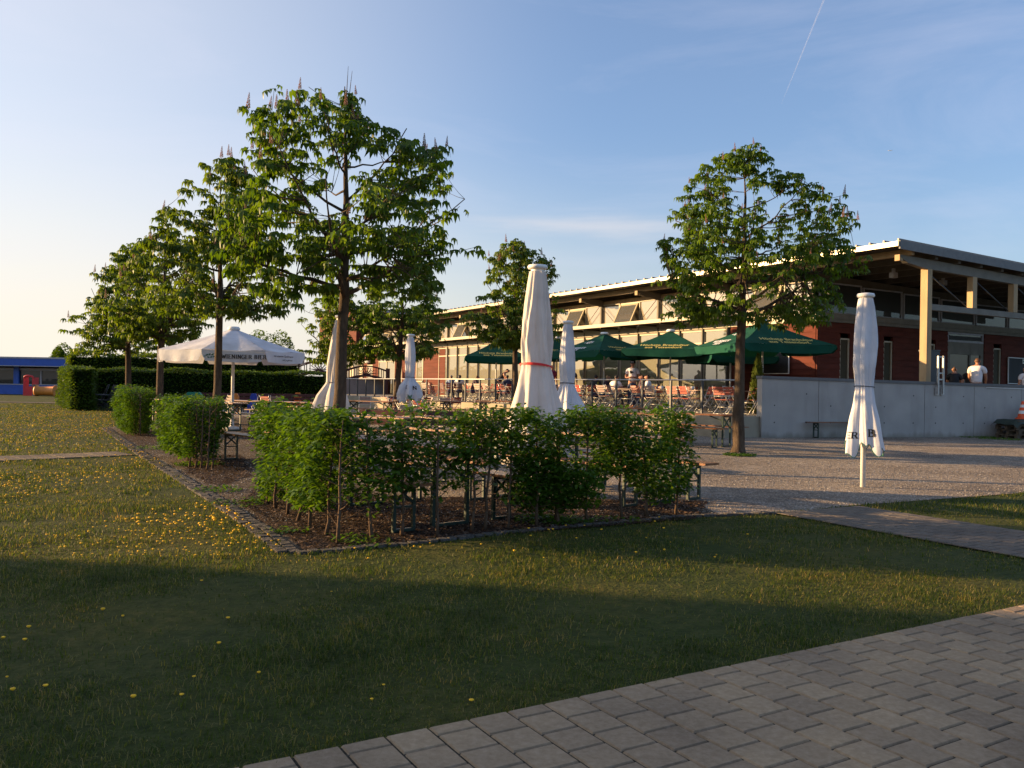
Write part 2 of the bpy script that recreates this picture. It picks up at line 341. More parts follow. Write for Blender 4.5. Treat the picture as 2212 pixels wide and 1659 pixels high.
M['sett'] = ground_mat('granite_sett', [(.3,(.06,.056,.052)),(.6,(.13,.122,.112))], 20, .8, 60)
M['joint'] = ground_mat('paver_joint_sand', [(.3,(.025,.022,.017)),(.55,(.06,.052,.04)),(.72,(.10,.09,.07))], 30, .5, 60)
tag(MB().add([(-1500,-300,0),(1500,-300,0),(1500,3000,0),(-1500,3000,0)], [(0,1,2,3)]).build('ground', M['lawn']), kind='structure')
gravel_pts = [K0]+edge_r+[Vector((60,80,0)), Vector((-5,80,0)), Vector((-14,60,0))]+edge_l[::-1]
poly_obj('gravel_yard', gravel_pts, .006, M['gravel'])
# mulch beds under the hedges (irregular)
def strip(pts, w, off=0):
    out = []; L = []; Rr = []
    for i, p in enumerate(pts):
        d = (pts[min(i+1,len(pts)-1)]-pts[max(i-1,0)]).normalized(); nrm = Vector((-d.y,d.x,0))
        L.append(p+nrm*(off+w/2)); Rr.append(p+nrm*(off-w/2))
    return L+Rr[::-1]
def wob(pts, a, seed, sub=8):
    rr = random.Random(seed); out = []
    for i in range(len(pts)):
        p, q = pts[i], pts[(i+1)%len(pts)]
        for k in range(sub): out.append(p.lerp(q, k/sub)+Vector((rr.uniform(-a,a), rr.uniform(-a,a), 0)))
    return out
HC = G(700,1178)                       # hedge corner
H_R = [HC, G(960,1150), G(1200,1133), G(1400,1120), G(1490,1108)]
H_L = [G(575,1082), G(650,1130), HC]
bed1 = [K0+Vector((.05,.12,0)), G(900,1172), G(1250,1142), G(1500,1122), G(1530,1085), G(1250,1080), G(900,1075), G(640,1060), G(560,1050), G(520,1090)]
poly_obj('mulch_bed', wob(bed1, .05, 1), .011, M['mulch'])
soil = [K0+Vector((.05,.1,0)), G(450,1070)+Vector((.05,0,0)), G(330,990)+Vector((.05,0,0)), G(300,975), G(230,925), Vector((-13.0,32,0)), Vector((-9.5,32,0)), Vector((-6.6,22,0)), Vector((-4.6,16.5,0)), Vector((-2.9,12.6,0)), Vector((-1.2,10.4,0)), Vector((2.3,10.6,0)), G(1545,1112)]
M['soil'] = ground_mat('dry_soil_and_grit', [(.3,(.06,.045,.034)),(.5,(.11,.088,.066)),(.7,(.20,.165,.13))], 12, 1.0, 60, vor=60, stops2=[(.3,(.6,.58,.55)),(.5,(1,1,1)),(.7,(1.35,1.3,1.25))], sc2=1.2)
poly_obj('dry_soil', wob(soil, .07, 4, 10), .0085, M['soil'])
bed2 = [G(395,1020), G(470,1055), G(540,1030), G(520,985), G(430,985)]
poly_obj('mulch_patch', wob(bed2, .08, 2), .011, M['mulch'])
bed3 = [G(262,940), G(300,968), G(372,955), G(350,925)]
poly_obj('mulch_patch', wob(bed3, .08, 3), .011, M['mulch'])
# sett kerb strip
setts = MB(); rr = random.Random(5)
def sett_line(pts, rows=3, size=.10):
    for i in range(len(pts)-1):
        p, q = pts[i], pts[i+1]; d = q-p; L = d.length; d.normalize(); nn = Vector((-d.y,d.x,0)); k = int(L/(size+.012))
        Mx = Matrix.Rotation(math.atan2(d.y,d.x),3,'Z')
        for j in range(k):
            for r_ in range(rows):
                c = p+d*((j+.5+(r_%2)*.4)*(size+.012)) + nn*((r_-(rows-1)/2)*(size+.012)) + Vector((rr.uniform(-.006,.006), rr.uniform(-.006,.006), rr.uniform(-.008,.004)))
                setts.box(c, (size*rr.uniform(.85,1), size*rr.uniform(.85,1), .05), Mx @ Matrix.Rotation(rr.uniform(-.12,.12),3,'Z') @ Matrix.Rotation(rr.uniform(-.05,.05),3,'X'))
sett_line([G(228,926), G(300,978), G(450,1072), G(545,1135), K0+Vector((-.06,.02,0))], 2, .085)
sett_line([K0, G(860,1178), G(1100,1152), G(1480,1117), G(1700,1109)], 1, .085)
tag(setts.build('kerb_strip', M['sett']), kind='structure')
# paving: square blocks in running bond
def paving(name, org, d, nrm_sign, nu, nv, size, inside, z=.03, mt='paver'):
    d = Vector((d[0],d[1],0)).normalized(); q = Vector((-d.y,d.x,0))*nrm_sign   # d along the courses' joints, q along a course
    mb = MB(); rr = random.Random(3); s = size; g = .009; h = z
    for i in range(nu):
        for j in range(-1, nv):
            o = .5 if i % 2 else 0
            a0, a1 = j+o, j+1+o
            if a0 < 0: a0 = 0
            if a1 <= 0: continue
            c = org + d*((i+.5)*s) + q*((a0+a1)/2*s)
            if not inside(c): continue
            w, L = s-g, (a1-a0)*s-g; dz = rr.uniform(-.0009,.0009); ch = .005
            tx, ty = rr.uniform(-.0012,.0012), rr.uniform(-.0012,.0012)
            lo = [c + d*(sx*w/2)+q*(sy*L/2)+Vector((0,0,h-.008+dz)) for sx, sy in ((-1,-1),(1,-1),(1,1),(-1,1))]
            hi = [c + d*(sx*(w/2-ch))+q*(sy*(L/2-ch))+Vector((0,0,h+dz+sx*tx*.3+sy*ty*.3)) for sx, sy in ((-1,-1),(1,-1),(1,1),(-1,1))]
            fl = nrm_sign
            fs = [(4,5,6,7),(0,1,5,4),(1,2,6,5),(2,3,7,6),(3,0,4,7)]
            mb.add(lo+hi, fs if fl > 0 else [f[::-1] for f in fs])
    return tag(mb.build(name, M[mt]), kind='structure')
pd = Vector((.862,.507,0)); pq = Vector((.507,-.862,0)); PE = G(1349,1495.6)
org = PE - pd*8.0
paving('paved_path', org, pd, -1, 110, 34, .18, lambda c: True)
poly_obj('paving_bed', [org+pq*.01, org+pd*19.8+pq*.01, org+pd*19.8+pq*6.1, org+pq*6.1], .0225, M['joint'])
# second path to the gravel
q0, q1 = G(1690,1114), G(1852,1100)
pd2 = (q1-q0).normalized(); wdt = (q1-q0).length; pq2 = Vector((pd2.y,-pd2.x,0))
n2 = int(wdt/.2)+1
def on_main(c): return (c-PE).dot(pq) > -.1
paving('side_path', q0-pq2*.1, pd2, -1, n2, 60, .2, lambda c: not on_main(c), .022, 'dark_paver')
poly_obj('side_path_bed', [q0-pq2*.1, q0-pq2*.1+pd2*n2*.2, q0+pd2*n2*.2+pq2*5.2, q0+pq2*5.2], .0145, M['joint'])
# left slab path
sp = MB(); a0, a1, b0, b1 = G(-900,996), G(-900,984), G(292,984), G(292,973)
A = Vector((b0.x-16, b0.y-.15,0)); dd = (b0-G(0,997)).normalized(); nn = Vector((-dd.y,dd.x,0)); rr = random.Random(9)
for k in range(70):
    c = b0 - dd*(k+.5)*.30 + nn*.45
    Mx = Matrix.Rotation(math.atan2(dd.y,dd.x),3,'Z') @ Matrix.Shear('XY', 3, (0,0)) 
    sp.box(c+Vector((0,0,-.008+rr.uniform(-.002,.002))), (.272,.92,.05), Mx)
tag(sp.build('slab_path', M['dark_paver']), kind='structure')
poly_obj('slab_path_bed', [b0, b0+nn*.92, b0+nn*.92-dd*21, b0-dd*21], .008, M['joint'])
poly_obj('far_path', [Vector((-60,46.2,0)),Vector((-16,46.2,0)),Vector((-16,47.6,0)),Vector((-60,47.6,0))], .02, M['dark_paver'])
# ---------------------------------------------------------------- grass
def inpoly(x, y, pts):
    c = np.zeros(len(x), bool); n_ = len(pts)
    for i in range(n_):
        x1, y1, x2, y2 = pts[i][0], pts[i][1], pts[(i+1)%n_][0], pts[(i+1)%n_][1]
        cond = ((y1 > y) != (y2 > y)); xi = (x2-x1)*(y-y1)/((y2-y1) if y2 != y1 else 1e-9)+x1
        c ^= cond & (x < xi)
    return c
def lawn_mask(x, y, jit=.0):
    ok = ~inpoly(x, y, gravel_pts)
    j = jit*RNG.standard_normal(len(x))
    ok &= ((x-PE.x)*pq.x+(y-PE.y)*pq.y + j) < .018+.022*np.sin(x*7)+.02*np.sin(x*17+y*5)+.012*np.sin(x*41)
    s_ = (x-q0.x)*pd2.x+(y-q0.y)*pd2.y; t_ = (x-q0.x)*pq2.x+(y-q0.y)*pq2.y
    ok &= ~((s_ > .03) & (s_ < n2*.2-.03) & (t_ > -.1))
    s_ = (x-b0.x)*dd.x+(y-b0.y)*dd.y; t_ = (x-b0.x)*nn.x+(y-b0.y)*nn.y
    ok &= ~((s_ < 0) & (t_ > 0) & (t_ < .92))
    ok &= ~((y > 46) & (y < 47.8))
    return ok
def lownoise(x, y, s, seed):
    r_ = np.random.default_rng(seed); v = np.zeros(len(x))
    for k in range(7):
        a = r_.uniform(0,6.28); f = s*r_.uniform(.5,2.2); v += np.sin((x*np.cos(a)+y*np.sin(a))*f+r_.uniform(0,6.28))
    return v/7
BL = []; BT = []
def blades(y0, y1, dens, hgt, wid, xl=None, xr=None):
    hw = .66*y1+.3; A_ = 2*hw*(y1-y0); N = int(A_*dens)
    x = RNG.uniform(-hw, hw, N); y = RNG.uniform(y0, y1, N)
    ok = (np.abs(x) < .64*y+.3) & lawn_mask(x, y, .06)
    ok &= RNG.uniform(0,1,N) < np.clip(.72+1.5*lownoise(x,y,1.6,4)+.8*lownoise(x,y,6,14), .12, 1)
    x, y = x[ok], y[ok]; N = len(x)
    az = RNG.uniform(0,2*PI,N); le = RNG.uniform(.3,1.7,N); h_ = hgt*RNG.uniform(.45,1.25,N)*(1+.8*lownoise(x,y,2.2,9)+.6*lownoise(x,y,7,19))
    w = wid*RNG.uniform(.7,1.3,N); ox, oy = np.cos(az), np.sin(az)
    b = np.stack([x,y,np.full(N,0.)],-1); sx = np.stack([-oy*w,ox*w,np.zeros(N)],-1)
    m = b+np.stack([ox*h_*le*.3, oy*h_*le*.3, h_*.6],-1); t = b+np.stack([ox*h_*le, oy*h_*le, h_*np.clip(1-.35*le,.4,1)],-1)
    V = np.stack([b-sx, b+sx, m+sx*.6, m-sx*.6, t],1).reshape(-1,3)
    i = np.arange(N)*5; T = np.concatenate([np.stack([i,i+1,i+2],-1), np.stack([i,i+2,i+3],-1), np.stack([i+3,i+2,i+4],-1)])
    base = sum(len(q_) for q_ in BL); BL.append(V); BT.append(T+base)
blades(2.6, 4.2, 5200, .034, .0017)
blades(4.2, 6.5, 3600, .036, .0022)
blades(6.5, 10, 1700, .038, .0032)
blades(10, 16, 650, .042, .005)
blades(16, 45, 110, .05, .011)
M['grass'] = leafmat('grass_blade', [(.030,.058,.010),(.050,.088,.013),(.080,.112,.018),(.12,.125,.03),(.27,.22,.11)], .45, .55, .2)
_n, _l = M['grass'].node_tree.nodes, M['grass'].node_tree.links; _b = _n['Principled BSDF']; _s = _b.inputs['Base Color'].links[0].from_socket
_t = _n.new('ShaderNodeTexCoord'); _z = _n.new('ShaderNodeTexNoise'); _z.inputs['Scale'].default_value = 1.7; _z.inputs['Detail'].default_value = 8; _z.inputs['Roughness'].default_value = .75; _l.new(_t.outputs['Object'], _z.inputs['Vector'])
_r = ramp(_n, _z.outputs['Fac'], _l, [(.36,(.45,.55,.45)),(.48,(.95,1,.9)),(.56,(1.15,1.08,1)),(.66,(1.9,1.35,1.2))]); _x = _n.new('ShaderNodeMixRGB'); _x.blend_type = 'MULTIPLY'; _x.inputs[0].default_value = 1
_l.new(_s, _x.inputs[1]); _l.new(_r.outputs[0], _x.inputs[2]); _l.new(_x.outputs[0], _b.inputs['Base Color'])
for _q in _n:
    if _q.type == 'VECT_MATH': _l.new(_x.outputs[0], _q.inputs[0])
npmesh('grass', np.concatenate(BL), np.concatenate(BT), M['grass'])
tag(bpy.data.objects['grass'], 'short tufted lawn grass', 'grass', kind='stuff')
# dandelions
def dand_template():
    mb = MB(); mb.tube([(0,0,0),(.004,.002,.03),(0,0,.055)], .0016, 4, False)
    st = mb.me('dandelion_stalk'); st.materials.append(M['grass'])
    hd = MB(); hd.lathe([(.0,.050),(.010,.052),(.021,.062),(.019,.068),(.008,.071),(0,.071)], 9)
    hm = hd.me('dandelion_head'); hm.materials.append(P('dandelion_yellow', (.85,.48,.012), .8, 0, .2, 90)); return st, hm
stm, hdm = dand_template()
cand = []
rr = random.Random(21)
while len(cand) < 2100:
    y = 3.6+ 34*rr.random()**1.6; x = rr.uniform(-.64*y-.2, min(.3*y, 3.6))
    p = .0
    if x < -.9-.22*(y-6) : p = .85
    elif y < 9: p = .03
    if y < 6.5: p *= .03
    if rr.random() > p: continue
    if rr.random() > .5+1.3*float(lownoise(np.array([x]),np.array([y]),1.1,31)[0]): continue
    if not lawn_mask(np.array([x]), np.array([y]))[0]: continue
    cand.append((y, x))
cand.sort(); near = cand[:200]; far = cand[200:]
for i, (y, x) in enumerate(near):
    h = empty('dandelion', (x,y,0), rr.uniform(0,6)); s_ = rr.uniform(.30,.62); h.scale = (s_,s_,s_*rr.uniform(.7,1.2))
    tag(h, 'yellow dandelion flower open in the short lawn grass', 'dandelion', 'dandelions in the lawn')
    obj('stalk', stm, None, h); obj('flower_head', hdm, None, h)
TV = np.array([v.co[:] for v in hdm.vertices]); hdm.calc_loop_triangles(); TF = np.array([t.vertices[:] for t in hdm.loop_triangles])
Pn = np.array([(x,y,0) for y,x in far]); Nn = len(Pn)
V_, T_ = scatter(TV, TF, Pn, rotm(RNG.uniform(0,6,Nn), RNG.uniform(-.2,.2,Nn), RNG.uniform(-.2,.2,Nn), RNG.uniform(.4,.85,Nn)))
tag(npmesh('dandelion_field', V_, T_, hdm.materials[0]), 'many small yellow dandelions further off in the lawn', 'dandelions', kind='stuff')
# leaf litter on the mulch, stones on the gravel
LT = np.array([(-.5,0,0),(0,-.28,.12),(.5,0,.02),(0,.28,.12)]); LF = np.array([(0,1,2),(0,2,3)])
def litter(name, poly, N, s, mat, z, label, dropprob=None):
    xs = [p[0] for p in poly]; ys = [p[1] for p in poly]
    x = RNG.uniform(min(xs),max(xs),N); y = RNG.uniform(min(ys),max(ys),N); ok = inpoly(x,y,poly); x, y = x[ok], y[ok]; n_ = len(x)
    V_, T_ = scatter(LT, LF, np.stack([x,y,np.full(n_,z)],-1), rotm(RNG.uniform(0,6.3,n_), RNG.uniform(-.5,.5,n_), RNG.uniform(-.5,.5,n_), s*RNG.uniform(.5,1.4,n_)))
    return tag(npmesh(name, V_, T_, mat), label, 'ground cover', kind='stuff')
M['litter'] = leafmat('dry_leaf', [(.04,.022,.015),(.08,.048,.03),(.15,.095,.06),(.03,.018,.012)], .1, .8)
M['stone'] = leafmat('gravel_stone', [(.15,.13,.11),(.28,.25,.21),(.42,.39,.35),(.20,.16,.13)], 0, .9)
litter('leaf_litter', bed1, 16000, .035, M['litter'], .02, 'dry brown leaves and bark under the front hedge')
litter('leaf_litter', soil, 16000, .03, M['litter'], .015, 'dry leaves scattered on the soil along the left garden edge')
litter('leaf_litter', bed2, 2500, .04, M['litter'], .02, 'dry brown leaves under the square hedge on the left')
OT = np.array([(1,0,0),(-1,0,0),(0,1,0),(0,-1,0),(0,0,.7),(0,0,-.3)])*.5; OF = np.array([(0,2,4),(2,1,4),(1,3,4),(3,0,4)])
gp = [Vector((-6,9,0)), Vector((2,8.4,0)), Vector((15,12.5,0)), Vector((15,27,0)), Vector((-12,27,0))]
x = RNG.uniform(-12,15,60000); y = 8.4+18*RNG.uniform(0,1,60000)**1.5; ok = inpoly(x,y,gravel_pts) & (np.abs(x) < .66*y); x, y = x[ok], y[ok]; n_ = len(x)
V_, T_ = scatter(OT, OF, np.stack([x,y,np.full(n_,.008)],-1), rotm(RNG.uniform(0,6.3,n_), RNG.uniform(-.3,.3,n_), RNG.uniform(-.3,.3,n_), RNG.uniform(.012,.03,n_)))
tag(npmesh('gravel_stones', V_, T_, M['stone']), 'loose light stones lying on the gravel yard', 'gravel', kind='stuff')
# low weeds (green leaf patches at beds and wall feet)
def weeds(c, r_, N, seed, hgt=.05):
    g_ = np.random.default_rng(seed); a = g_.uniform(0,6.3,N); d_ = r_*np.sqrt(g_.uniform(0,1,N))
    Pp = np.stack([c[0]+np.cos(a)*d_, c[1]+np.sin(a)*d_, g_.uniform(.01,hgt,N)],-1)
    return scatter(LT, LF, Pp, rotm(g_.uniform(0,6.3,N), g_.uniform(-.7,.3,N), g_.uniform(-.5,.5,N), g_.uniform(.03,.07,N)))
wv, wt = [], []
for i, (px, py, r_, N) in enumerate([(510,1092,.30,120),(560,1085,.2,70),(470,1062,.3,140),(620,1150,.2,60),(760,1168,.25,80),(800,1180,.2,50),(430,1005,.4,300),(350,970,.5,250),(1170,1128,.3,260),(1230,1130,.25,160),(1330,1128,.25,60),(1598,985,.35,500),(1560,930,.5,200),(1520,928,.4,160),(2010,940,.5,300),(2100,945,.7,500),(2160,950,.6,400),(1840,945,.2,60),(900,893,.9,700),(930,885,.8,500)]):
    a, b = weeds(G(px,py), r_, N, 50+i); b = b+sum(len(q_) for q_ in wv); wv.append(a); wt.append(b)
tag(npmesh('weeds', np.concatenate(wv), np.concatenate(wt), M['hedge_leaf']), 'low green weeds at bed edges and wall foot', 'weeds', kind='stuff')
# ================================================================= trees
def palm_template():
    vs = [(0,0,0)]; fs = []
    for a, L in ((-1.45,.62),(-.75,.88),(0,1),(.75,.88),(1.45,.62)):
        d = np.array([math.cos(a), math.sin(a), 0]); p = np.array([-d[1], d[0], 0]); i = len(vs); z = np.array([0,0,1.])
        vs += [tuple(d*.5*L+p*.20*L-z*.08*L), tuple(d*.58*L-z*.20*L), tuple(d*.5*L-p*.20*L-z*.08*L), tuple(d*.80*L-z*.68*L)]
        fs += [(0,i+2,i+1),(0,i+1,i),(i,i+1,i+3),(i+1,i+2,i+3)]
    return np.array(vs), np.array(fs)
PTV, PTF = palm_template()
def spike_mesh():
    mb = MB(); rr = random.Random(2)
    mb.tube([(0,0,0),(0,0,1)], [.02,.01], 4, False)
    for k in range(11):
        z = .12+k*.082; r = .135*(1-k/13)
        for j in range(5):
            a = j*1.257+k*.8; c = Vector((math.cos(a)*r, math.sin(a)*r, z+rr.uniform(-.02,.02))); s = .042*(1.25-k/14)
            mb.add([c+Vector(q)*s for q in ((1,0,0),(-1,0,0),(0,1,0),(0,-1,0),(0,0,1.1),(0,0,-1.1))], [(0,2,4),(2,1,4),(1,3,4),(3,0,4),(2,0,5),(1,2,5),(3,1,5),(0,3,5)])
    m = mb.me('flower_spike'); m.materials.append(M['spike']); return m
SPK = spike_mesh()
def tree(label, x, y, H, h0, Rl, tr, seed, ntips, ls=.2, nsp=24, leaf='leaf', prof=((0,.55),(.12,.9),(.35,1),(.6,.86),(.8,.6),(.93,.34),(1,.1)), lean=(0,0), bare=0, rprof=None, group='chestnut trees in the beer garden', per=8, sqz=1.0, sep=.19):
    rg = random.Random(seed); g_ = np.random.default_rng(seed)
    root = empty('chestnut_tree', (x,y,0)); tag(root, label, 'tree', group)
    wood = MB(); Ht = H*.93 if not bare else H
    tp = [Vector((lean[0]*t+.04*math.sin(5*t+seed), lean[1]*t+.04*math.cos(4*t+seed), Ht*t)) for t in [i/12 for i in range(13)]]
    def trunk_at(h):
        t = min(max(h/Ht,0),1)*12; i = min(int(t),11); return tp[i].lerp(tp[i+1], t-i)
    def trad(h):
        f = h/Ht; return tr*(1.25 if h < .1 else 1)*max(.06, (1-.28*min(h/h0,1)) * (1 if h < h0 else (1-(h-h0)/(Ht-h0)*.95)))
    trunk = MB(); hh = [0,.05,.15,.4,.8,1.2,h0*.8,h0,h0*1.15]+[h0*1.15+(Ht-h0*1.15)*k/8 for k in range(1,9)]; hh = sorted(set(hh))
    trunk.tube([trunk_at(h)+Vector((.012*math.sin(7*h),.012*math.cos(9*h),0)) for h in hh], [trad(h)*(1.18 if h < .04 else 1.0)*(1+.05*math.sin(h*11+seed)) for h in hh], 14)
    trunk.build('trunk', M['bark'], root)
    pz = [p[0] for p in prof]; pr = [p[1] for p in prof]; ph = rg.uniform(0,6)
    rz_ = [p[0] for p in rprof] if rprof else pz; rr_ = [p[1] for p in rprof] if rprof else pr
    def env(s, az):
        w = .5+.5*math.cos(az); return Rl*((1-w)*float(np.interp(s, pz, pr))+w*float(np.interp(s, rz_, rr_)))*(1+.16*math.sin(3*az+6*s+ph)+.13*math.sin(5*az-11*s+ph*2))
    limbs = []
    nl = 15
    for k in range(nl):
        f = k/(nl-1); hs = h0*.97 + (H*.80-h0)*f**1.25; az = k*2.4+rg.uniform(-.35,.35)+seed
        s1 = min(.97, (hs-h0)/(H-h0)+rg.uniform(.12,.50)*(1-.3*f)); r1 = env(s1, az)*rg.uniform(.72,.92)
        a = trunk_at(hs); b = Vector((math.cos(az)*r1, math.sin(az)*r1*sqz, h0+(H-h0)*s1))+Vector((lean[0],lean[1],0))*s1
        mid = a.lerp(b,.45)+Vector((math.cos(az)*r1*.10, math.sin(az)*r1*.10, -.12*(b-a).length*rg.uniform(.2,1)))
        pts = []
        for i in range(9):
            t = i/8; p = a*(1-t)**2+mid*2*t*(1-t)+b*t*t; pts.append(p+Vector((rg.uniform(-1,1),rg.uniform(-1,1),rg.uniform(-1,1)))*.025*(0<i<8))
        r0 = trad(hs)*.5; rs = [max(.009, r0*(1-.85*i/8)) for i in range(9)]
        wood.tube(pts, rs, 6); limbs += [(p, rs[i]) for i, p in enumerate(pts) if i > 1]
    LP = np.array([p[0][:] for p in limbs]); LR = [p[1] for p in limbs]
    nt0 = len(LP)
    tt = [h0*1.1+(Ht-h0*1.1)*i/10 for i in range(11)]; LP = np.concatenate([LP, np.array([trunk_at(h)[:] for h in tt])]); LR += [.01]*11
    tips = []; tries = 0
    while len(tips) < ntips and tries < ntips*30:
        tries += 1
        s = rg.random()**1.15; az = rg.uniform(0,2*PI); e = env(s, az)
        if rg.random() > (e/Rl)+.12: continue
        r = e*(rg.random()**.42); p = Vector((math.cos(az)*r, math.sin(az)*r*sqz, h0-.12+(H-h0)*s))+Vector((lean[0],lean[1],0))*s
        cl = math.sin(p.x*2.6+seed)+math.sin(p.y*2.9+2*seed)+math.sin(p.z*3.1+3*seed)
        if cl < -.35 and rg.random() < .9: continue
        if any((p-q).length < sep for q in tips[-160:]): continue
        tips.append(p)
    cen = []; cdir = []; spikes = []
    for p in tips:
        pa = np.array(p[:]); D = np.linalg.norm((LP-pa)*np.array([1,1,.8]),axis=1) + np.where(LP[:,2] > pa[2]-.05, .7, 0)
        j = int(D.argmin()); a = Vector(LP[j]); L = (p-a).length
        mid = a.lerp(p,.5)+Vector((0,0,-.10*L))+Vector((rg.uniform(-1,1),rg.uniform(-1,1),0))*.05*L
        pts = [a*(1-t)**2+mid*2*t*(1-t)+p*t*t for t in (0,.25,.5,.75,1)]
        r0 = min(LR[j]*.7, .006+.012*L); wood.tube(pts, [r0, r0*.8, r0*.65, .0055, .004], 4, False)
        od = Vector((p.x-lean[0]*.5, p.y, 0)); od = od.normalized() if od.length > .01 else Vector((1,0,0)); base = math.atan2(od.y, od.x)
        for q in range(per):
            az = base+q*2*PI/per+rg.uniform(-.5,.5); rad = rg.uniform(.05,.14)*ls/.2
            back = rg.choice([0,0,.1,.28,.5]) if L > .25 else 0
            c = p.lerp(pts[2], back*1.4 if back < .6 else .6)+Vector((math.cos(az)*rad, math.sin(az)*rad, rg.uniform(-.06,.05)))
            cen.append(c[:]); cdir.append(az)
        if p.z > h0+.12*(H-h0): spikes.append((p.z*.5+math.hypot(p.x,p.y)*.6+rg.random()*2.4, p))
    C = np.array(cen); n_ = len(C)
    V_, T_ = scatter(PTV, PTF, C, rotm(np.array(cdir), g_.uniform(.0,.65,n_), g_.uniform(-.35,.35,n_), ls*g_.uniform(.55,1.1,n_)))
    if bare:   # bare leader shoots at the top
        a = trunk_at(Ht*.86); q = a+Vector((.01,0,.55)); z_ = Vector((0,0,1))
        for dx, h1, h2 in ((.0,.45,1.0),(.055,.38,.92),(-.05,.2,.60),(.10,.1,.45),(-.10,.3,.42)):
            s_ = q+z_*(h1-.45); wood.tube([a, s_, s_+Vector((dx*.8,0,(h2-h1)*.5)), s_+Vector((dx*1.3+.015,.02,h2-h1+.2))], [.016,.012,.008,.003], 5)
    wood.build('branches', M['bark'], root)['label'] = 'dark forking limbs and twigs'
    npmesh('crown', V_, T_, M[leaf], root)
    spikes.sort(key=lambda t: -t[0])
    for k, (_, p) in enumerate(spikes[:nsp]):
        s_ = obj('flower_spike', SPK, None, root); s_.location = p+Vector((0,0,.01)); sc = rg.uniform(.17,.30)*ls/.2; s_.scale = (sc*.85,sc*.85,sc); s_.rotation_euler = (rg.uniform(-.15,.15),rg.uniform(-.15,.15),0)
    return root
tree('largest chestnut tree, bare twig at its top, behind the corner of the front hedge', X(737,15), 15, 6.6, 2.95, 2.05, .125, 11, 380, .20, 50, 'leaf', prof=((0,.60),(.1,.95),(.25,1),(.45,.98),(.62,.92),(.76,.86),(.88,.82),(.96,.55),(1,.2)), rprof=((0,.62),(.1,1.0),(.25,1.12),(.42,1.2),(.6,1.16),(.72,.95),(.82,.5),(.93,.18),(1,.08)), bare=.75, lean=(-.02,0), per=7)
tree('chestnut tree on the open gravel just left of the concrete wall corner', X(1600,18.8), 18.8, 6.85, 3.0, 2.0, .135, 23, 560, .165, 46, 'leaf', prof=((0,.62),(.1,.92),(.25,1),(.45,.96),(.62,.85),(.78,.6),(.9,.42),(1,.2)), rprof=((0,.95),(.1,1.12),(.25,1.1),(.45,1.18),(.62,1.05),(.78,.7),(.9,.4),(1,.2)), per=7)
tree('chestnut tree whose trunk stands in front of the big white open parasol', X(465,21), 21, 7.0, 3.15, 1.75, .105, 31, 300, .22, 40, 'leaf_light', prof=((0,.75),(.1,.98),(.3,.85),(.5,.78),(.68,.68),(.85,.52),(1,.2)), lean=(.1,0), per=7)
tree('chestnut tree partly behind the left edge of the big white parasol', X(348,27.8), 27.8, 6.5, 2.8, 1.75, .13, 41, 280, .23, 26, 'leaf_light', per=7)
tree('leftmost chestnut tree, behind the small square hedge near the strip of soil', X(280,33), 33, 6.75, 2.6, 2.15, .13, 53, 340, .24, 30, 'leaf_light', prof=((0,.9),(.15,1),(.35,.86),(.6,.62),(.8,.42),(1,.12)), lean=(-.1,0), per=7)
tree('chestnut tree in front of the far red end of the hall', X(857,36), 36, 6.6, 2.6, 2.25, .15, 61, 340, .24, 12, 'leaf', lean=(.2,0), per=7)
tree('chestnut tree hidden mostly behind the largest one, its crown over the low bridge', X(735,37), 37, 6.0, 2.3, 1.75, .13, 71, 220, .24, 8, 'leaf_light', per=7)
tree('slender chestnut tree right behind the tall parasol with the red band', X(1112,27), 27, 6.15, 2.75, 1.55, .10, 83, 300, .20, 36, 'leaf_light', prof=((0,.5),(.15,.9),(.35,1),(.6,.86),(.8,.66),(1,.2)), per=7)
# far round trees and shrubs built from leaf clumps
def clump_cloud(N, c, rad, g_, s, lumps=7, flat=.6):
    ctr = [(np.array(c)+np.array([g_.uniform(-.55,.55)*rad[0], g_.uniform(-.55,.55)*rad[1], g_.uniform(-.5,.5)*rad[2]]), g_.uniform(.35,.62)) for _ in range(lumps)]
    Ps = []
    for cc, f in ctr:
        n_ = N//lumps; d = g_.standard_normal((n_,3)); d /= np.linalg.norm(d,axis=1)[:,None]; r_ = (.55+.5*g_.uniform(0,1,n_)**.6)
        Ps.append(cc+d*r_[:,None]*np.array(rad)*f)
    Pp = np.concatenate(Ps); n_ = len(Pp)
    return scatter(LT, LF, Pp, rotm(g_.uniform(0,6.3,n_), g_.uniform(-1,.6,n_), g_.uniform(-.8,.8,n_), s*g_.uniform(.6,1.3,n_)))
def far_tree(label, x, y, H, rx, seed, leaf='leaf', trunk=1.4):
    root = empty('round_tree', (x,y,0)); tag(root, label, 'tree')
    g_ = np.random.default_rng(seed); V_, T_ = clump_cloud(4200, (0,0,(H+trunk)/2), (rx,rx,(H-trunk)/2*1.25), g_, .28, 11)
    npmesh('crown', V_, T_, M[leaf], root)
    t = MB(); t.tube([(0,0,0),(.05,0,trunk),(0,0,H*.75)], [.22,.16,.05], 8)
    for k in range(6):
        a = k*1.05; t.tube([(0,0,trunk),(math.cos(a)*rx*.5, math.sin(a)*rx*.5, H*.75)], [.09,.02], 5)
    t.build('trunk', M['bark'], root)
far_tree('small dark round tree rising behind the blue pavilion roof', X(128,84), 84, 4.6, 1.35, 5)
far_tree('round tree behind the right slope of the big white parasol', X(584,80), 80, 6.1, 2.2, 6)
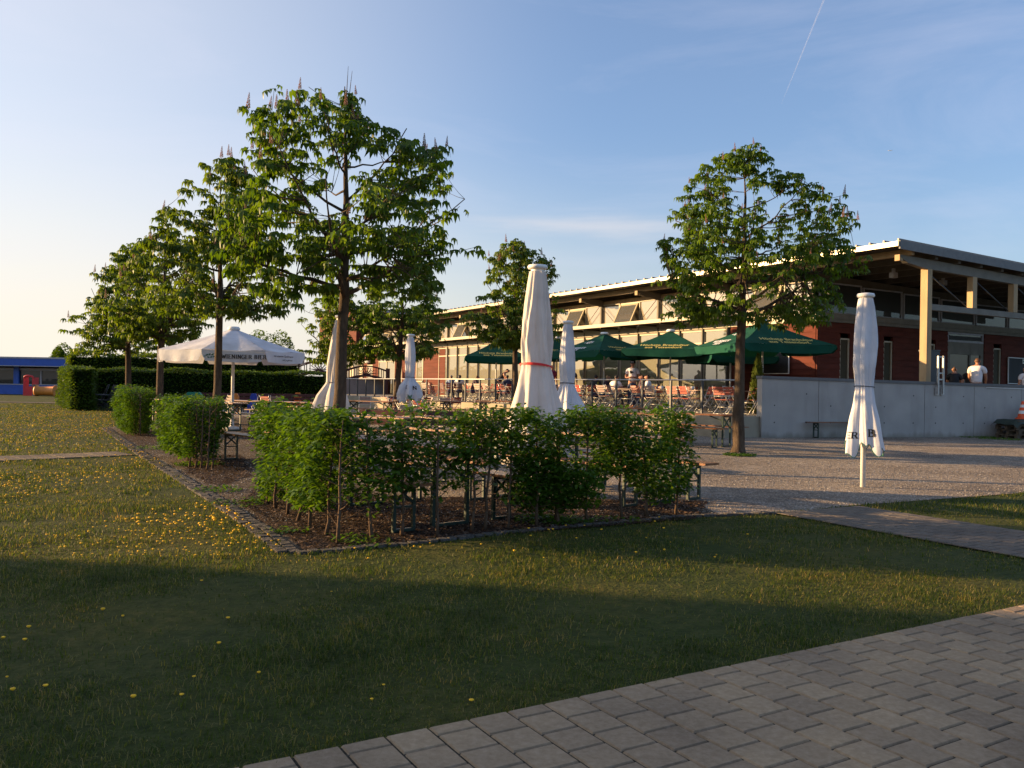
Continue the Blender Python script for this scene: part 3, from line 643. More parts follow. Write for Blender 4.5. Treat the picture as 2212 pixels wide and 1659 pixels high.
# ================================================================= hedges
HLV = np.array([(0,0,0),(.5,-.28,.06),(1,0,-.06),(.5,.28,.06),(.5,0,0)]); HLF = np.array([(0,1,4),(1,2,4),(4,2,3),(0,4,3)])
def loose_hedge(name, label, path, thick, top, low, dens, leafs, seed, stem_pts, widths=None):
    """path: ground points; dens(t): 0..1 foliage share along it"""
    root = empty(name, path[0][:]); tag(root, label, 'hedge', None); o = path[0]
    g_ = np.random.default_rng(seed); rg = random.Random(seed)
    seg = [(path[i+1]-path[i]).length for i in range(len(path)-1)]; L = sum(seg)
    def at(t):
        d = t*L
        for i, s_ in enumerate(seg):
            if d <= s_ or i == len(seg)-1: return path[i].lerp(path[i+1], min(d/s_,1)), (path[i+1]-path[i]).normalized()
            d -= s_
    cen = []; stems = []
    for k, (sx, sy, lean_) in enumerate(stem_pts):
        m = MB(); b = Vector((sx,sy,0))-o; a1 = rg.uniform(0,6); pts = [b+Vector((math.sin(a1)*.02*z+lean_*z+rg.uniform(-.012,.012), math.cos(a1)*.03*z+rg.uniform(-.012,.012), z*top)) for z in (0,.12,.3,.5,.75,.95)]
        m.tube(pts, [.021,.015,.013,.011,.008,.004], 7); stems.append((b, m)); tw = m
        for q in range(16):
            f = .22+.75*q/16; i = min(int(f*5),4); p = pts[i].lerp(pts[i+1], f*5-i); a = rg.uniform(0,6.3); ln = rg.uniform(.12,.30)
            e = p+Vector((math.cos(a)*ln, math.sin(a)*ln*.8, rg.uniform(.02,.14))); tw.tube([p,(p+e)/2+Vector((0,0,-.01)),e], [.005,.004,.002], 4, False)
    N = int(L*leafs)
    for i in range(N):
        t = rg.random(); dn = dens(t)
        p, d = at(t); nn = Vector((-d.y,d.x,0)); z = rg.random()
        lw = low*(.72+.38*math.sin(p.x*3.1+p.y*2.3+seed)+.2*math.sin(p.x*7.7)); tp_ = top*(1+.035*math.sin(p.x*5+p.y*4)+.025*math.sin(p.x*13))
        zz = lw+(tp_-lw)*z+ (rg.random()**3)*.09
        cl = math.sin(p.x*5.3+zz*6+seed)+math.sin(p.y*4.1-zz*7.3)+math.sin(p.x*9.1-zz*3.7+1.3)
        if cl/3+ (dn*2-1)*1.15 + (z-.5)*.5 < rg.uniform(-.55,.35): continue
        bulge = 1 if z > .15 else .6+z*2.6
        off = rg.choice((-1,1))*(rg.random()**.5)*thick/2*bulge*(1+.22*math.sin(p.x*6+zz*7)+.16*math.sin(p.x*11-zz*9))
        c = p+nn*off+Vector((rg.uniform(-.03,.03),rg.uniform(-.03,.03),zz))-o; cen.append(c[:])
    # loose shoots above the top
    for k in range(int(L*3)):
        t = rg.random()
        if dens(t) < .3: continue
        p, d = at(t); b = p+Vector((0,rg.uniform(-.1,.1),top-.05))-o; hgt = rg.uniform(.05,.2); e = b+Vector((rg.uniform(-.06,.06),rg.uniform(-.05,.05),hgt)); tw = min(stems, key=lambda q: (q[0]-b).xy.length)[1]; tw.tube([b-Vector((0,0,.12)),b,e], [.003,.003,.0015], 4, False)
        for q in range(int(hgt*60)): cen.append((b.lerp(e, rg.random()+.05)+Vector((rg.uniform(-.03,.03),rg.uniform(-.03,.03),0)))[:])
    C = np.array(cen); n_ = len(C)
    V_, T_ = scatter(HLV, HLF, C, rotm(g_.uniform(0,6.3,n_), g_.uniform(-.35,.8,n_), g_.uniform(-.6,.6,n_), .068*g_.uniform(.55,1.25,n_)))
    npmesh('foliage', V_, T_, M['hedge_leaf'], root); [m_.build('stem', M['stem'], root) for _, m_ in stems]
    return root
def gp_(*a): return [tuple(G(px,py)[:2])+(ln,) for px, py, ln in a]
def dfun(pts):
    xs = [p[0] for p in pts]; ys = [p[1] for p in pts]; return lambda t: float(np.interp(t, xs, ys))
pathF = [G(572,1080), G(660,1128), G(722,1172), G(960,1150), G(1200,1132), G(1400,1118), G(1475,1108)]
loose_hedge('hornbeam_hedge', 'long loose front hedge of thin hornbeam stems with gaps between the leaves', pathF, .36, 1.12, .36, dfun([(0,.52),(.12,.62),(.22,.56),(.32,.62),(.42,.50),(.5,.50),(.62,.54),(.7,.74),(.82,.70),(.9,.62),(.96,.78),(1,.8)]), 5600, 3,
    gp_((578,1090,0),(594,1100,0),(622,1113,.02),(645,1128,.07),(672,1142,-.04),(707,1158,.04),(728,1176,.06),(802,1168,-.06),(868,1160,-.02),(945,1160,-.04),(1021,1150,.03),(1047,1146,.04),(1096,1142,.02),(1160,1138,.0),(1205,1134,.02),(1265,1130,.0),(1340,1122,-.04),(1397,1120,-.05),(1462,1112,.0)))
# dense low growth in the middle of the right half
hb = empty('hornbeam_bush', G(1200,1133)[:]); tag(hb, 'dense dark bush reaching to the ground inside the front hedge', 'bush')
g_ = np.random.default_rng(8); V_, T_ = clump_cloud(2600, (0,0,.42), (.55,.26,.5), g_, .055, 7)
npmesh('foliage', V_, T_, M['hedge_leaf'], hb); t = MB(); t.tube([(0,0,0),(.02,0,.5),(0,0,.9)],[.02,.014,.006],6); t.build('stem', M['stem'], hb)
c0, c1 = G(398,1000), G(462,1016)
c0.y -= 0
UD = Vector((-.5075,.8616,0))
pb = Vector((X(437,13.2),13.25,0)); pathB = [pb, pb+UD*2.3]
loose_hedge('hornbeam_hedge', 'block of hornbeam hedge nearer the camera than the other small one', pathB, .72, 1.10, .16, lambda t: .82, 8200, 5,
    gp_((409,1010,0),(436,1014,.02),(447,1016,.03),(459,1012,.05),(425,1012,0))+[(pb.x+UD.x*t+.05*math.sin(t*9),pb.y+UD.y*t,0) for t in (.4,.75,1.1,1.5,1.85,2.2)])
pcs = Vector((X(298,20.6),20.7,0)); pathC = [pcs, pcs+UD*2.4]
loose_hedge('hornbeam_hedge', 'smaller block of hornbeam hedge beside the leftmost tree', pathC, .66, 1.12, .08, lambda t: .85, 8000, 6,
    [(pcs.x+UD.x*t+.1*math.sin(t*9),pcs.y+UD.y*t,0) for t in (.05,.3,.7,1.1,1.6,2.1)])
def clipped(label, a, b, thick, h, seed, per, s=.11, rough=0, name='clipped_hedge', mat='clipped_leaf'):
    a, b = Vector(a), Vector(b); d = b-a; L = d.length; d.normalize(); nn = Vector((-d.y,d.x,0))
    root = empty(name, a[:]); tag(root, label, 'hedge'); g_ = np.random.default_rng(seed)
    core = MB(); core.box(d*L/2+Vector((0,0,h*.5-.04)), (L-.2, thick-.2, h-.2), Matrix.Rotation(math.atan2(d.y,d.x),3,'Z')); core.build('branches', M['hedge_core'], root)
    def face(N, org, e1, e2, nr):
        u_, v_ = g_.uniform(0,1,N), g_.uniform(0,1,N); 
        p = np.array(org)+u_[:,None]*np.array(e1)+v_[:,None]*np.array(e2)
        bump_ = .05*np.sin(p[:,0]*2.3+p[:,2]*3)+.05*np.sin(p[:,1]*3.1+p[:,2]*2.1+1)+rough*np.sin(p[:,0]*1.3+p[:,1]*1.7)
        return p + (g_.normal(0,.035+rough*.3,N)+bump_)[:,None]*np.array(nr)
    z = (0,0,h); t2 = nn*thick
    o1 = -nn*thick/2
    fs = [face(int(L*h*per), o1, d*L, z, -nn), face(int(L*h*per*.4), -o1, d*L, z, nn), face(int(L*thick*per*1.3), o1+Vector(z), d*L, t2, (0,0,1)),
          face(int(thick*h*per), o1, t2, z, -d), face(int(thick*h*per), o1+d*L, t2, z, d)]
    Pp = np.concatenate(fs); n_ = len(Pp); Pp[:,2] = np.clip(Pp[:,2], .03, 9)
    V_, T_ = scatter(LT, LF, Pp, rotm(g_.uniform(0,6.3,n_), g_.uniform(-.9,.5,n_), g_.uniform(-.7,.7,n_), s*g_.uniform(.6,1.3,n_)))
    npmesh('foliage', V_, T_, M[mat], root); return root
hx0, hx1 = X(136,37), X(203,37)
clipped('tall clipped hedge block with a sunlit left side beside the blue pavilion', (-18.55,36.7,0), (-18.55-.5075*10,36.7+8.616,0), .95, 1.83, 11, 420, .12)
clipped('long tall dark clipped hedge running behind the tables', (X(203,41.2),41.6,0), (X(700,44.5),44.8,0), 1.1, 1.86, 12, 300, .12)
clipped('higher uneven hedge behind the long clipped one', (X(150,49),49,0), (X(640,54),54,0), 1.8, 2.75, 13, 200, .17, .16, 'overgrown_hedge', 'leaf_light')
# thuja on the terrace
th = empty('thuja_shrub', (X(1637,27.2),27.2,.55)); tag(th, 'small conical evergreen behind the concrete wall beside the dark board', 'shrub')
g_ = np.random.default_rng(3); N = 3800; z = g_.uniform(0,1,N); a = g_.uniform(0,6.3,N); r_ = .32*(1-z)**.7*(1+.2*np.sin(5*a+9*z))*g_.uniform(.6,1,N)+.02
V_, T_ = scatter(LT, LF, np.stack([np.cos(a)*r_,np.sin(a)*r_,.15+z*1.85],-1), rotm(a, g_.uniform(-1.4,-.6,N), g_.uniform(-.4,.4,N), g_.uniform(.04,.1,N)))
npmesh('foliage', V_, T_, M['thuja'], th); t = MB(); t.tube([(0,0,0),(0,0,1.8)],[.03,.01],6); t.build('trunk', M['bark'], th)
t = MB(); t.lathe([(0,0),(.17,0),(.22,.28),(.2,.28),(.19,.24),(0,.24)],14); t.build('plant_tub', M['darksteel'], th)
# ================================================================= the hall (local x = into the building, y = along the facade)
HR = empty('restaurant_hall', (6.58,24.6,0), R(30.5)); tag(HR, 'long red timber hall with glazed front, wide eaves and open timber porch', 'building')
DK = .62; FX = 6.7
def L2W(x, y, z=0): return Vector((6.58,24.6,0)) + Vector((.8616,.5075,0))*x + Vector((-.5075,.8616,0))*y + Vector((0,0,z))
YN = 2.90; ZR = 3.9
def cladding(x0, x1, y0, y1, z0, z1, axis, out, holes=()):
    """lapped boards as one wall mesh; axis 'y': wall in the plane x=x0, axis 'x': wall in the plane y=y0"""
    mb = MB(); bh = .225; z = z0
    a0, a1 = (y0,y1) if axis == 'y' else (x0,x1)
    while z < z1-.01:
        zt = min(z+bh, z1); cuts = [(a0,a1)]
        for (h0_,h1_,hz0,hz1) in holes:
            if hz0 < zt-.01 and hz1 > z+.01:
                nc = []
                for s, e in cuts:
                    if h1_ <= s or h0_ >= e: nc.append((s,e)); continue
                    if h0_ > s: nc.append((s,h0_))
                    if h1_ < e: nc.append((h1_,e))
                cuts = nc
        for s, e in cuts:
            if e-s < .02: continue
            o0, o1 = .035, .008
            if axis == 'y':
                x = x0; vs = [(x-o0,s,z),(x-o0,e,z),(x-o1,e,zt),(x-o1,s,zt),(x+.08,s,z),(x+.08,e,z),(x+.08,e,zt),(x+.08,s,zt)]
                fs = [(0,3,2,1),(4,5,6,7),(0,1,5,4),(3,7,6,2),(0,4,7,3),(1,2,6,5)]
            else:
                y = y0; vs = [(s,y-o0,z),(e,y-o0,z),(e,y-o1,zt),(s,y-o1,zt),(s,y+.08,z),(e,y+.08,z),(e,y+.08,zt),(s,y+.08,zt)]
                fs = [(0,1,2,3),(4,7,6,5),(0,4,5,1),(3,2,6,7),(0,3,7,4),(1,5,6,2)]
            mb.add(vs, fs)
        z = zt-.0015
    return mb
fr_holes = []
NW = [(FX,33.05,36.9,DK,ZR)]
# facade red parts
cladding(FX,FX,YN,7.1,DK,ZR,'y',-1).build('wall', M['red_wall'], HR)
win_far = (36.55,37.75,DK+.05,3.25)
cladding(FX,FX,33.1,41.6,DK,ZR,'y',-1,[win_far,(40.3,40.75,DK,3.2)]).build('wall', M['red_wall'], HR)
cladding(FX,FX,45.0,48.2,DK,ZR,'y',-1,[(46.2,47.4,DK,2.9)]).build('wall', M['red_wall'], HR)
cb = MB(); cb.b2((FX-.05,YN-.09,DK),(FX+.06,YN,ZR)); cb.b2((FX-.07,YN-.02,DK),(FX-.037,YN+.12,ZR)); cb.build('corner_board', M['red_wall'], HR)
# shaded end wall with narrow windows, glass door bay
end_holes = [(7.89,8.43,DK,3.35),(10.38,10.92,DK,3.35),(13.15,13.6,DK,3.35),(14.41,16.96,DK,ZR),(17.63,18.2,DK,3.35)]
cladding(FX+.02,26,YN-.06,0,DK,ZR,'x',-1,end_holes).build('wall', M['red_wall'], HR)
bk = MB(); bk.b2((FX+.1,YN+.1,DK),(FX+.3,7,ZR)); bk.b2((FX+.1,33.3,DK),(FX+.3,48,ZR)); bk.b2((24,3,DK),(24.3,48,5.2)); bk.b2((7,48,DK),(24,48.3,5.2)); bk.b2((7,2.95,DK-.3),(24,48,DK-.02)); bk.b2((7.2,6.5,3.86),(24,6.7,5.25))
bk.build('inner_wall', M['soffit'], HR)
def window(x0,x1,y0,y1,z0,z1,axis,glass,fw=.06,mull=0,parent=HR,sub=True,label=None,trans=0):
    f = MB(); d0, d1 = -.05, .03
    def put(a0,a1,b0,b1,e=0):
        if axis == 'y': f.b2((x0+d0-e,a0,b0),(x0+d1,a1,b1))
        else: f.b2((a0,y0+d0-e,b0),(a1,y0+d1,b1))
    A0, A1 = (y0,y1) if axis == 'y' else (x0,x1)
    put(A0,A1,z1-fw,z1); put(A0,A1,z0,z0+fw); put(A0,A0+fw,z0+fw,z1-fw); put(A1-fw,A1,z0+fw,z1-fw)
    if trans: put(A0+fw,A1-fw,trans-.035,trans+.035)
    w = f.build('window', M['frame'] if glass != 'glass_dark' else M['grey_trim'], parent)
    g = MB()
    if axis == 'y': g.b2((x0-.008,A0+fw,z0+fw),(x0+.012,A1-fw,z1-fw))
    else: g.b2((A0+fw,y0-.008,z0+fw),(A1-fw,y0+.012,z1-fw))
    g.build('pane', M[glass], w)
    return w
for h_ in end_holes[:3]+end_holes[4:]: window(h_[0],h_[1],YN-.0,0,h_[2],h_[3],'x','glass_amber',.06)
# entrance bay: side light, door, top light
window(14.43,16.94,YN,0,3.49,ZR,'x','glass_dark',.08)
dr = MB(); dr.b2((14.43,YN-.05,3.30),(16.94,YN+.03,3.49)); dr.b2((14.43,YN-.05,DK),(14.62,YN+.03,3.30)); dr.b2((16.75,YN-.05,DK),(16.94,YN+.03,3.30)); dr.b2((15.95,YN-.05,DK),(16.05,YN+.03,3.30)); dr.b2((14.62,YN-.05,3.0),(16.75,YN+.02,3.299))
dd_ = dr.build('door', M['timber_grey'], HR); g = MB(); g.b2((14.62,YN-.01,DK),(15.95,YN+.01,3.0)); g.build('pane', M['glass_dark'], dd_); g = MB(); g.b2((16.05,YN-.01,DK),(16.75,YN+.01,3.0)); g.build('pane', M['glass_dark'], dd_)
window(FX,0,*win_far[:2],win_far[2],win_far[3],'y','glass_low',.1,trans=1.6)
window(FX,0,40.3,40.75,DK,3.2,'y','glass_low',.08)
window(FX,0,46.2,47.4,DK,2.9,'y','frame' if False else 'glass_cream',.1)
ab = MB(); ab.tube([(FX-.35,46.0,3.15),(FX-.35,47.6,3.15)], .14, 12); ab.build('awning_roll', M['white'], HR)
# lower glazing bays (pitch 1.413) t=7.23..33.05
pit = 1.413; y = 7.23; k = 0
while y < 33.0:
    window(FX,0,y+.03,y+pit-.03,DK+.02,3.84,'y','glass_low' , .055, trans=3.30)
    k += 1; y += pit
for yy in (41.65,43.3): window(FX,0,yy,yy+1.62,DK+.02,3.84,'y','glass_low',.055,trans=3.1)
mu = MB(); y = 7.23
while y < 33.2: mu.b2((FX-.12,y-.028,DK),(FX+.05,y+.028,4.1)); y += pit
mu.b2((FX-.06,7.2,3.84),(FX+.05,33.1,4.12)); mu.build('mullion', M['timber_grey'], HR)
# upper strip: sill band, panes, awning windows open every third bay
bd = MB(); bd.b2((FX-.10,YN-.1,3.9),(FX+.05,48.2,4.02)); bd.b2((FX-.07,YN-.1,4.02),(FX+.05,48.2,4.20)); bd.build('sill', M['frame'], HR)
be = MB(); be.b2((FX-.10,YN-.16,3.9),(26,YN-.061,4.02)); be.b2((FX-.06,YN-.2,4.02),(26,YN-.05,4.22)); be.build('sill', M['timber_grey'], HR)
y = 2.99; k = 0
while y < 47.5:
    if k % 3 == 1:      # top hung window pushed open
        w = MB(); A0, A1, z0, z1 = .05, pit-.05, -1.06, 0; fw = .07
        w.b2((-.03,A0,z1-fw),(.03,A1,z1)); w.b2((-.03,A0,z0),(.03,A1,z0+fw)); w.b2((-.03,A0,z0+fw),(.03,A0+fw,z1-fw)); w.b2((-.03,A1-fw,z0+fw),(.03,A1,z1-fw))
        o = w.build('window', M['frame'], HR); o.location = (FX-.04,y,5.30); o.rotation_euler = (0,R(26),0)
        g = MB(); g.b2((-.008,A0+fw,z0+fw),(.008,A1-fw,z1-fw)); g.build('pane', M['glass_sky'], o)
        q = MB(); q.b2((FX+.10,y+.03,4.22),(FX+.12,y+pit-.03,5.3)); q.build('blind', M['glass_cream'], HR)
        q = MB(); q.b2((FX-.03,y+.03,5.31),(FX+.03,y+pit-.03,5.40)); q.build('window_head', M['frame'], HR)
    else: window(FX,0,y+.02,y+pit-.02,4.2,5.40,'y','glass_cream',.05)
    k += 1; y += pit
y = 2.99
while y < 48: po = MB(); po.b2((FX-.14,y-.05,4.2),(FX-.052,y+.05,5.45)); po.build('facade_post', M['timber_grey'], HR); y += pit*3
ul = MB(); ul.b2((FX-.05,2.9,5.40),(FX+.1,48.2,5.56)); ul.build('lintel', M['timber'], HR)
y = 2.99
while y < 46:
    for s_ in (1,-1):
        g = MB(); g.tube([(FX-.16,y,5.38),(FX-.16,y+s_*pit,4.28)], .014, 5); g.build('brace_rod', M['darksteel'], HR)
    y += pit*3
# canopy over the terrace front
cn = MB(); cn.b2((FX-1.2,7.2,4.19),(FX-1.12,48,4.345)); cn.b2((FX-1.12,7.2,4.19),(FX-.14,7.28,4.33)); cn.build('canopy_edge', M['frame'], HR)
cs = MB(); cs.b2((FX-1.12,7.28,4.22),(FX-.14,48,4.27)); y = 7.3
while y < 48: cs.b2((FX-1.11,y,4.13),(FX-.12,y+.06,4.22)); y += pit
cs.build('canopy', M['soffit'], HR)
# roof
RX0, RX1, RY0, RY1 = FX-1.8, 25.5, -1.62, 49.5; SL = -.022; ZE = 5.93
def zr(x): return ZE+SL*(x-RX0)
rf = MB()
def sl_box(mb, x0, x1, y0, y1, t0, t1):
    mb.add([(x0,y0,zr(x0)+t0),(x1,y0,zr(x1)+t0),(x1,y1,zr(x1)+t0),(x0,y1,zr(x0)+t0),(x0,y0,zr(x0)+t1),(x1,y0,zr(x1)+t1),(x1,y1,zr(x1)+t1),(x0,y1,zr(x0)+t1)],
           [(0,3,2,1),(4,5,6,7),(0,1,5,4),(1,2,6,5),(2,3,7,6),(3,0,4,7)])
sl_box(rf, RX0+.02, RX1, RY0+.03, RY1, -.02, .03); y = RY0+.03
while y < RY1: sl_box(rf, RX0+.02, RX1, y, y+.05, .03, .13); y += .50
roof = rf.build('roof', M['roof'], HR)
g = MB(); g.b2((RX0-.06,RY0,ZE-.11),(RX0+.015,RY1,ZE+.035)); g.build('gutter', M['alu'], roof)
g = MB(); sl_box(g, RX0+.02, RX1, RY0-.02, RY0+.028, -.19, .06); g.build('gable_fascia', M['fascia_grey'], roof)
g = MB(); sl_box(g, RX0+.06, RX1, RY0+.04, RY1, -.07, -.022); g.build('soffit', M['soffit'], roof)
ys = [-1.25+4.239*k for k in range(12)]
for x_ in [FX-.95]+[FX+.25+1.22*k for k in range(14)]:
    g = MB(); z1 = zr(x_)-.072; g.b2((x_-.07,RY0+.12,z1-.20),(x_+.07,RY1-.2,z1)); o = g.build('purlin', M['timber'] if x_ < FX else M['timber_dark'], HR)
for k, yy in enumerate(ys):
    g = MB(); w = .09
    def rb(x): return zr(x)-.275
    xs = [FX-1.35, FX-.95, FX-.1, 24.0]; hs = [.07,.22,.30,.30]
    for i in range(3):
        a, b, ha, hb_ = xs[i], xs[i+1], hs[i], hs[i+1]
        g.add([(a,yy-w,rb(a)-ha),(b,yy-w,rb(b)-hb_),(b,yy+w,rb(b)-hb_),(a,yy+w,rb(a)-ha),(a,yy-w,rb(a)),(b,yy-w,rb(b)),(b,yy+w,rb(b)),(a,yy+w,rb(a))],
              [(0,3,2,1),(4,5,6,7),(0,1,5,4),(1,2,6,5),(2,3,7,6),(3,0,4,7)])
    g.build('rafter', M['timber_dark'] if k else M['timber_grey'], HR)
    g = MB(); g.b2((xs[0]-.02,yy-w+.003,rb(xs[0])-hs[0]-.12),(xs[0]+.14,yy+w-.003,rb(xs[0])-.002)); g.build('rafter_end', M['timber'], HR)
# porch posts and beams
g = MB(); g.b2((FX-.0,ys[0]-.12,.35),(FX+.24,ys[0]+.12,zr(FX)-.58)); g.build('porch_post', M['timber'], HR)
g = MB(); g.b2((FX-.02,ys[0]-.14,.3),(FX+.26,ys[0]+.14,1.72)); g.build('post_shoe', M['concrete'], HR)
g = MB(); g.b2((FX+.24,ys[0]-.10,4.03),(FX+17,ys[0]+.08,4.22)); g.build('porch_beam', M['timber_grey'], HR)
for xx in (FX+2.45,FX+4.85,FX+9.6): 
    g = MB(); g.b2((xx,ys[0]-.11,4.225),(xx+.24,ys[0]+.09,zr(xx)-.58)); g.build('porch_post', M['timber'], HR)
g = MB(); g.b2((FX+7.25,ys[0]-.12,.35),(FX+7.49,ys[0]+.12,4.029)); g.build('porch_post', M['timber'], HR)
for xx in (FX+.3,FX+2.75,FX+5.15):
    g = MB(); g.tube([(xx,ys[0],5.15),(xx+1.95,ys[0],4.27)], .022, 6); g.build('tie_rod', M['darksteel'], HR)
# clerestory glass above the shaded wall
x_ = FX+.1
while x_ < 23: window(x_,x_+2.3,YN,0,4.22,5.38-.022*(x_-RX0),'x','glass_dark',.05); x_ += 2.4
for lx, ly in ((FX+.8,.4),(FX+3.9,.6)):
    g = MB(); g.b2((lx,ly,5.28),(lx+.22,ly+.18,5.46)); g.b2((lx+.06,ly+.05,5.46),(lx+.16,ly+.13,5.6)); g.build('ceiling_lamp', M['grey_trim'], HR)
# slate boards
def board(label, pos, rz, w, h, sign=False):
    o = empty('slate_board', pos, rz); tag(o, label, 'board')
    g = MB(); g.b2((-w/2,-.012,0),(w/2,.012,h)); g.build('writing_surface', M['board'], o)
    g = MB(); 
    for a in ((-w/2-.03,-.02,-.03,w/2+.03,.02,0),(-w/2-.03,-.02,h,w/2+.03,.02,h+.03),(-w/2-.03,-.02,0,-w/2,.02,h),(w/2,-.02,0,w/2+.03,.02,h)): g.b2(a[:3],a[3:])
    g.build('frame', M['white'], o)
    if sign:
        g = MB(); g.b2((-.05,-.03,h-.22),(w/2-.02,-.013,h-.03)); s_ = g.build('sign_plate', M['white'], o)
        g = MB(); g.add([(.03+.05*math.cos(a*.524),-.034,h-.125+.045*math.sin(a*.524)) for a in range(12)], [tuple(range(12))]); g.build('emblem', M['ink_green'], s_)
    return o
board('large slate board with thin white frame on the red wall near the hall corner', L2W(FX-.09,4.82,2.04), R(30.5-90), 1.5, 1.0)
board('slate board with a small white sign on top, right of the entrance door', L2W(19.75,YN-.14,1.88), R(30.5), 2.2, 1.08, True)
# terrace slab, wall, rail
def wbox(name, x0,y0,z0,x1,y1,z1, mat, kind='structure'):
    g = MB(); g.b2((x0,y0,z0),(x1,y1,z1)); o = g.build(name, mat); o.location = (6.58,24.6,0); o.rotation_euler = (0,0,R(30.5))
    return tag(o, kind=kind)
wbox('terrace', -.28,-.1,-.05, 6.66,41.9,DK, M['slab']);  wbox('terrace_step', -.62,-.05,-.05,-.282,41.9,.30, M['slab'])
def railing():
    r = empty('terrace_railing', (6.58,24.6,0), R(30.5)); tag(r, 'steel railing along the front edge of the raised terrace', 'railing')
    g = MB(); g.tube([(-.05,-.05,1.665),(-.05,41.5,1.665)], .024, 8); g.build('handrail', M['steel'], r)
    pm = MB(); pm.b2((-.08,-.035,.38),(-.02,.035,1.645)); pm.b2((-.17,-.08,.36),(-.08,.08,.52)); pmm = pm.me('post'); pmm.materials.append(M['darksteel'])
    y = .07; 
    while y < 41: o = obj('post', pmm, None, r); o.location = (0,y,0); y += 1.42
railing()
W0, W1 = Vector((7.29,24.8,0)), Vector((18.5,28.35,0))
_wd = (W1-W0).normalized(); _n = Vector((-_wd.y,_wd.x,0))*.12
_pp = [W0+_n, W0+_wd*26+_n, L2W(30,2.9), L2W(6.66,2.9), L2W(6.66,-.1)]
_pm = MB(); _pm.add([(p[0],p[1],-.05) for p in _pp]+[(p[0],p[1],DK-.005) for p in _pp], [tuple(range(5,10))]+[(i,(i+1)%5,(i+1)%5+5,i+5) for i in range(5)]); tag(_pm.build('terrace', M['slab']), kind='structure')
def concrete_wall(label, a, b, h0_, h1_, th=.25):
    o = empty('concrete_wall', a[:], math.atan2((b-a).y,(b-a).x)); tag(o, label, 'wall'); L = (b-a).length
    g = MB(); n_ = 6
    for i in range(n_):
        x0, x1 = L*i/n_+(.008 if i else 0), L*(i+1)/n_-.008; z0, z1 = h0_+(h1_-h0_)*x0/L-.09, h0_+(h1_-h0_)*x1/L-.09
        g.add([(x0,0,-.1),(x1,0,-.1),(x1,th,-.1),(x0,th,-.1),(x0,0,z0),(x1,0,z1),(x1,th,z1),(x0,th,z0)], [(0,3,2,1),(4,5,6,7),(0,1,5,4),(1,2,6,5),(2,3,7,6),(3,0,4,7)])
    g.build('wall_body', M['concrete'], o)
    for i in range(n_):
        for fx_, fz_ in ((.22,.45),(.78,.45),(.22,.95),(.78,1.3)): h_ = MB(); x_ = L*(i+fx_)/n_; h_.add([(x_+.022*math.cos(q*.785),-.003,fz_+.022*math.sin(q*.785)) for q in range(8)], [tuple(range(8))]); h_.build('tie_hole', M['black'], o)
    g = MB(); x0, x1 = -.02, L; z0, z1 = h0_-.088, h1_-.088; g.add([(x0,-.03,z0),(x1,-.03,z1),(x1,th+.03,z1),(x0,th+.03,z0),(x0,-.03,z0+.088),(x1,-.03,z1+.088),(x1,th+.03,z1+.088),(x0,th+.03,z0+.088)], [(0,3,2,1),(4,5,6,7),(0,1,5,4),(1,2,6,5),(2,3,7,6),(3,0,4,7)])
    g.build('coping', M['concrete_cap'], o); return o
cw = concrete_wall('long grey concrete wall with dark coping right of the terrace railing', W0, W1, 1.81, 1.69)
g = MB(); g.tube([(8.3,-.02,1.60),(10.1,-.02,1.575),(10.1,-.02,.75)], .012, 6); g.build('cable', M['white'], cw)
concrete_wall('far grey concrete wall closing the terrace below the wooden bridge', L2W(-1.2,42.2), L2W(6.6,42.2), 1.80, 1.80)
# galvanised bracket on the wall
wd = (W1-W0).normalized(); tq = (2021-1106)/F; bx = W0+wd*((tq*W0.y-W0.x)/(wd.x-tq*wd.y))
br = empty('wall_bracket', bx[:], math.atan2(wd.y,wd.x)); tag(br, 'galvanised metal bracket frame bolted over the top of the long wall', 'bracket')
g = MB()
for s_ in (0,.20): g.b2((s_,-.10,1.36),(s_+.045,-.045,2.56))
for z_ in (2.51,2.0,1.80): g.b2((.045,-.095,z_),(.20,-.05,z_+.04))
g.build('frame', M['steel'], br); g = MB(); g.b2((-.05,-.05,1.33),(.085,-.028,1.58)); g.b2((.165,-.05,1.33),(.30,-.028,1.58)); g.build('base_plate', M['steel'], br)
# dark metal cabinet behind the wall
cb_ = empty('metal_cabinet', (bx+Vector((.16,.75,DK)))[:], math.atan2(wd.y,wd.x)); tag(cb_, 'dark grey metal cabinet standing behind the wall next to the timber post', 'cabinet')
g = MB(); g.b2((-.22,-.2,0),(.22,.2,2.12)); g.build('cabinet_body', M['darksteel'], cb_); g = MB(); g.b2((-.24,-.22,2.12),(.24,.22,2.16)); g.build('lid', M['darksteel'], cb_)
# second building with gable, cream annexe
A2 = empty('rear_building', (L2W(9,52)).to_tuple(), R(30.5)); tag(A2, 'pale rear building with dark red gable rising behind the far end of the hall', 'building')
g = MB(); g.b2((-1,0,0),(9,8,4.4)); g.build('wall', M['frame'], A2)
g = MB(); g.add([(-2,-1,4.4),(11,-1,4.4),(11,9,4.4),(-2,9,4.4),(-2,-1,7.6),(11,-1,7.1),(11,9,7.1),(-2,9,7.6)], [(0,3,2,1),(4,5,6,7),(0,1,5,4),(1,2,6,5),(2,3,7,6),(3,0,4,7)]); g.build('gable', M['red_wall'], A2)
g = MB(); g.add([(-2.4,-1.4,7.62),(11.4,-1.4,7.1),(11.4,9.4,7.1),(-2.4,9.4,7.62),(-2.4,-1.4,7.85),(11.4,-1.4,7.33),(11.4,9.4,7.33),(-2.4,9.4,7.85)], [(0,3,2,1),(4,5,6,7),(0,1,5,4),(1,2,6,5),(2,3,7,6),(3,0,4,7)]); g.build('roof', M['grey_trim'], A2)
for k in range(3):
    g = MB(); g.b2((-1.04,.8+2.4*k,1.2),(-1.0,2.2+2.4*k,3.6)); g.build('window', M['glass_dark'], A2)
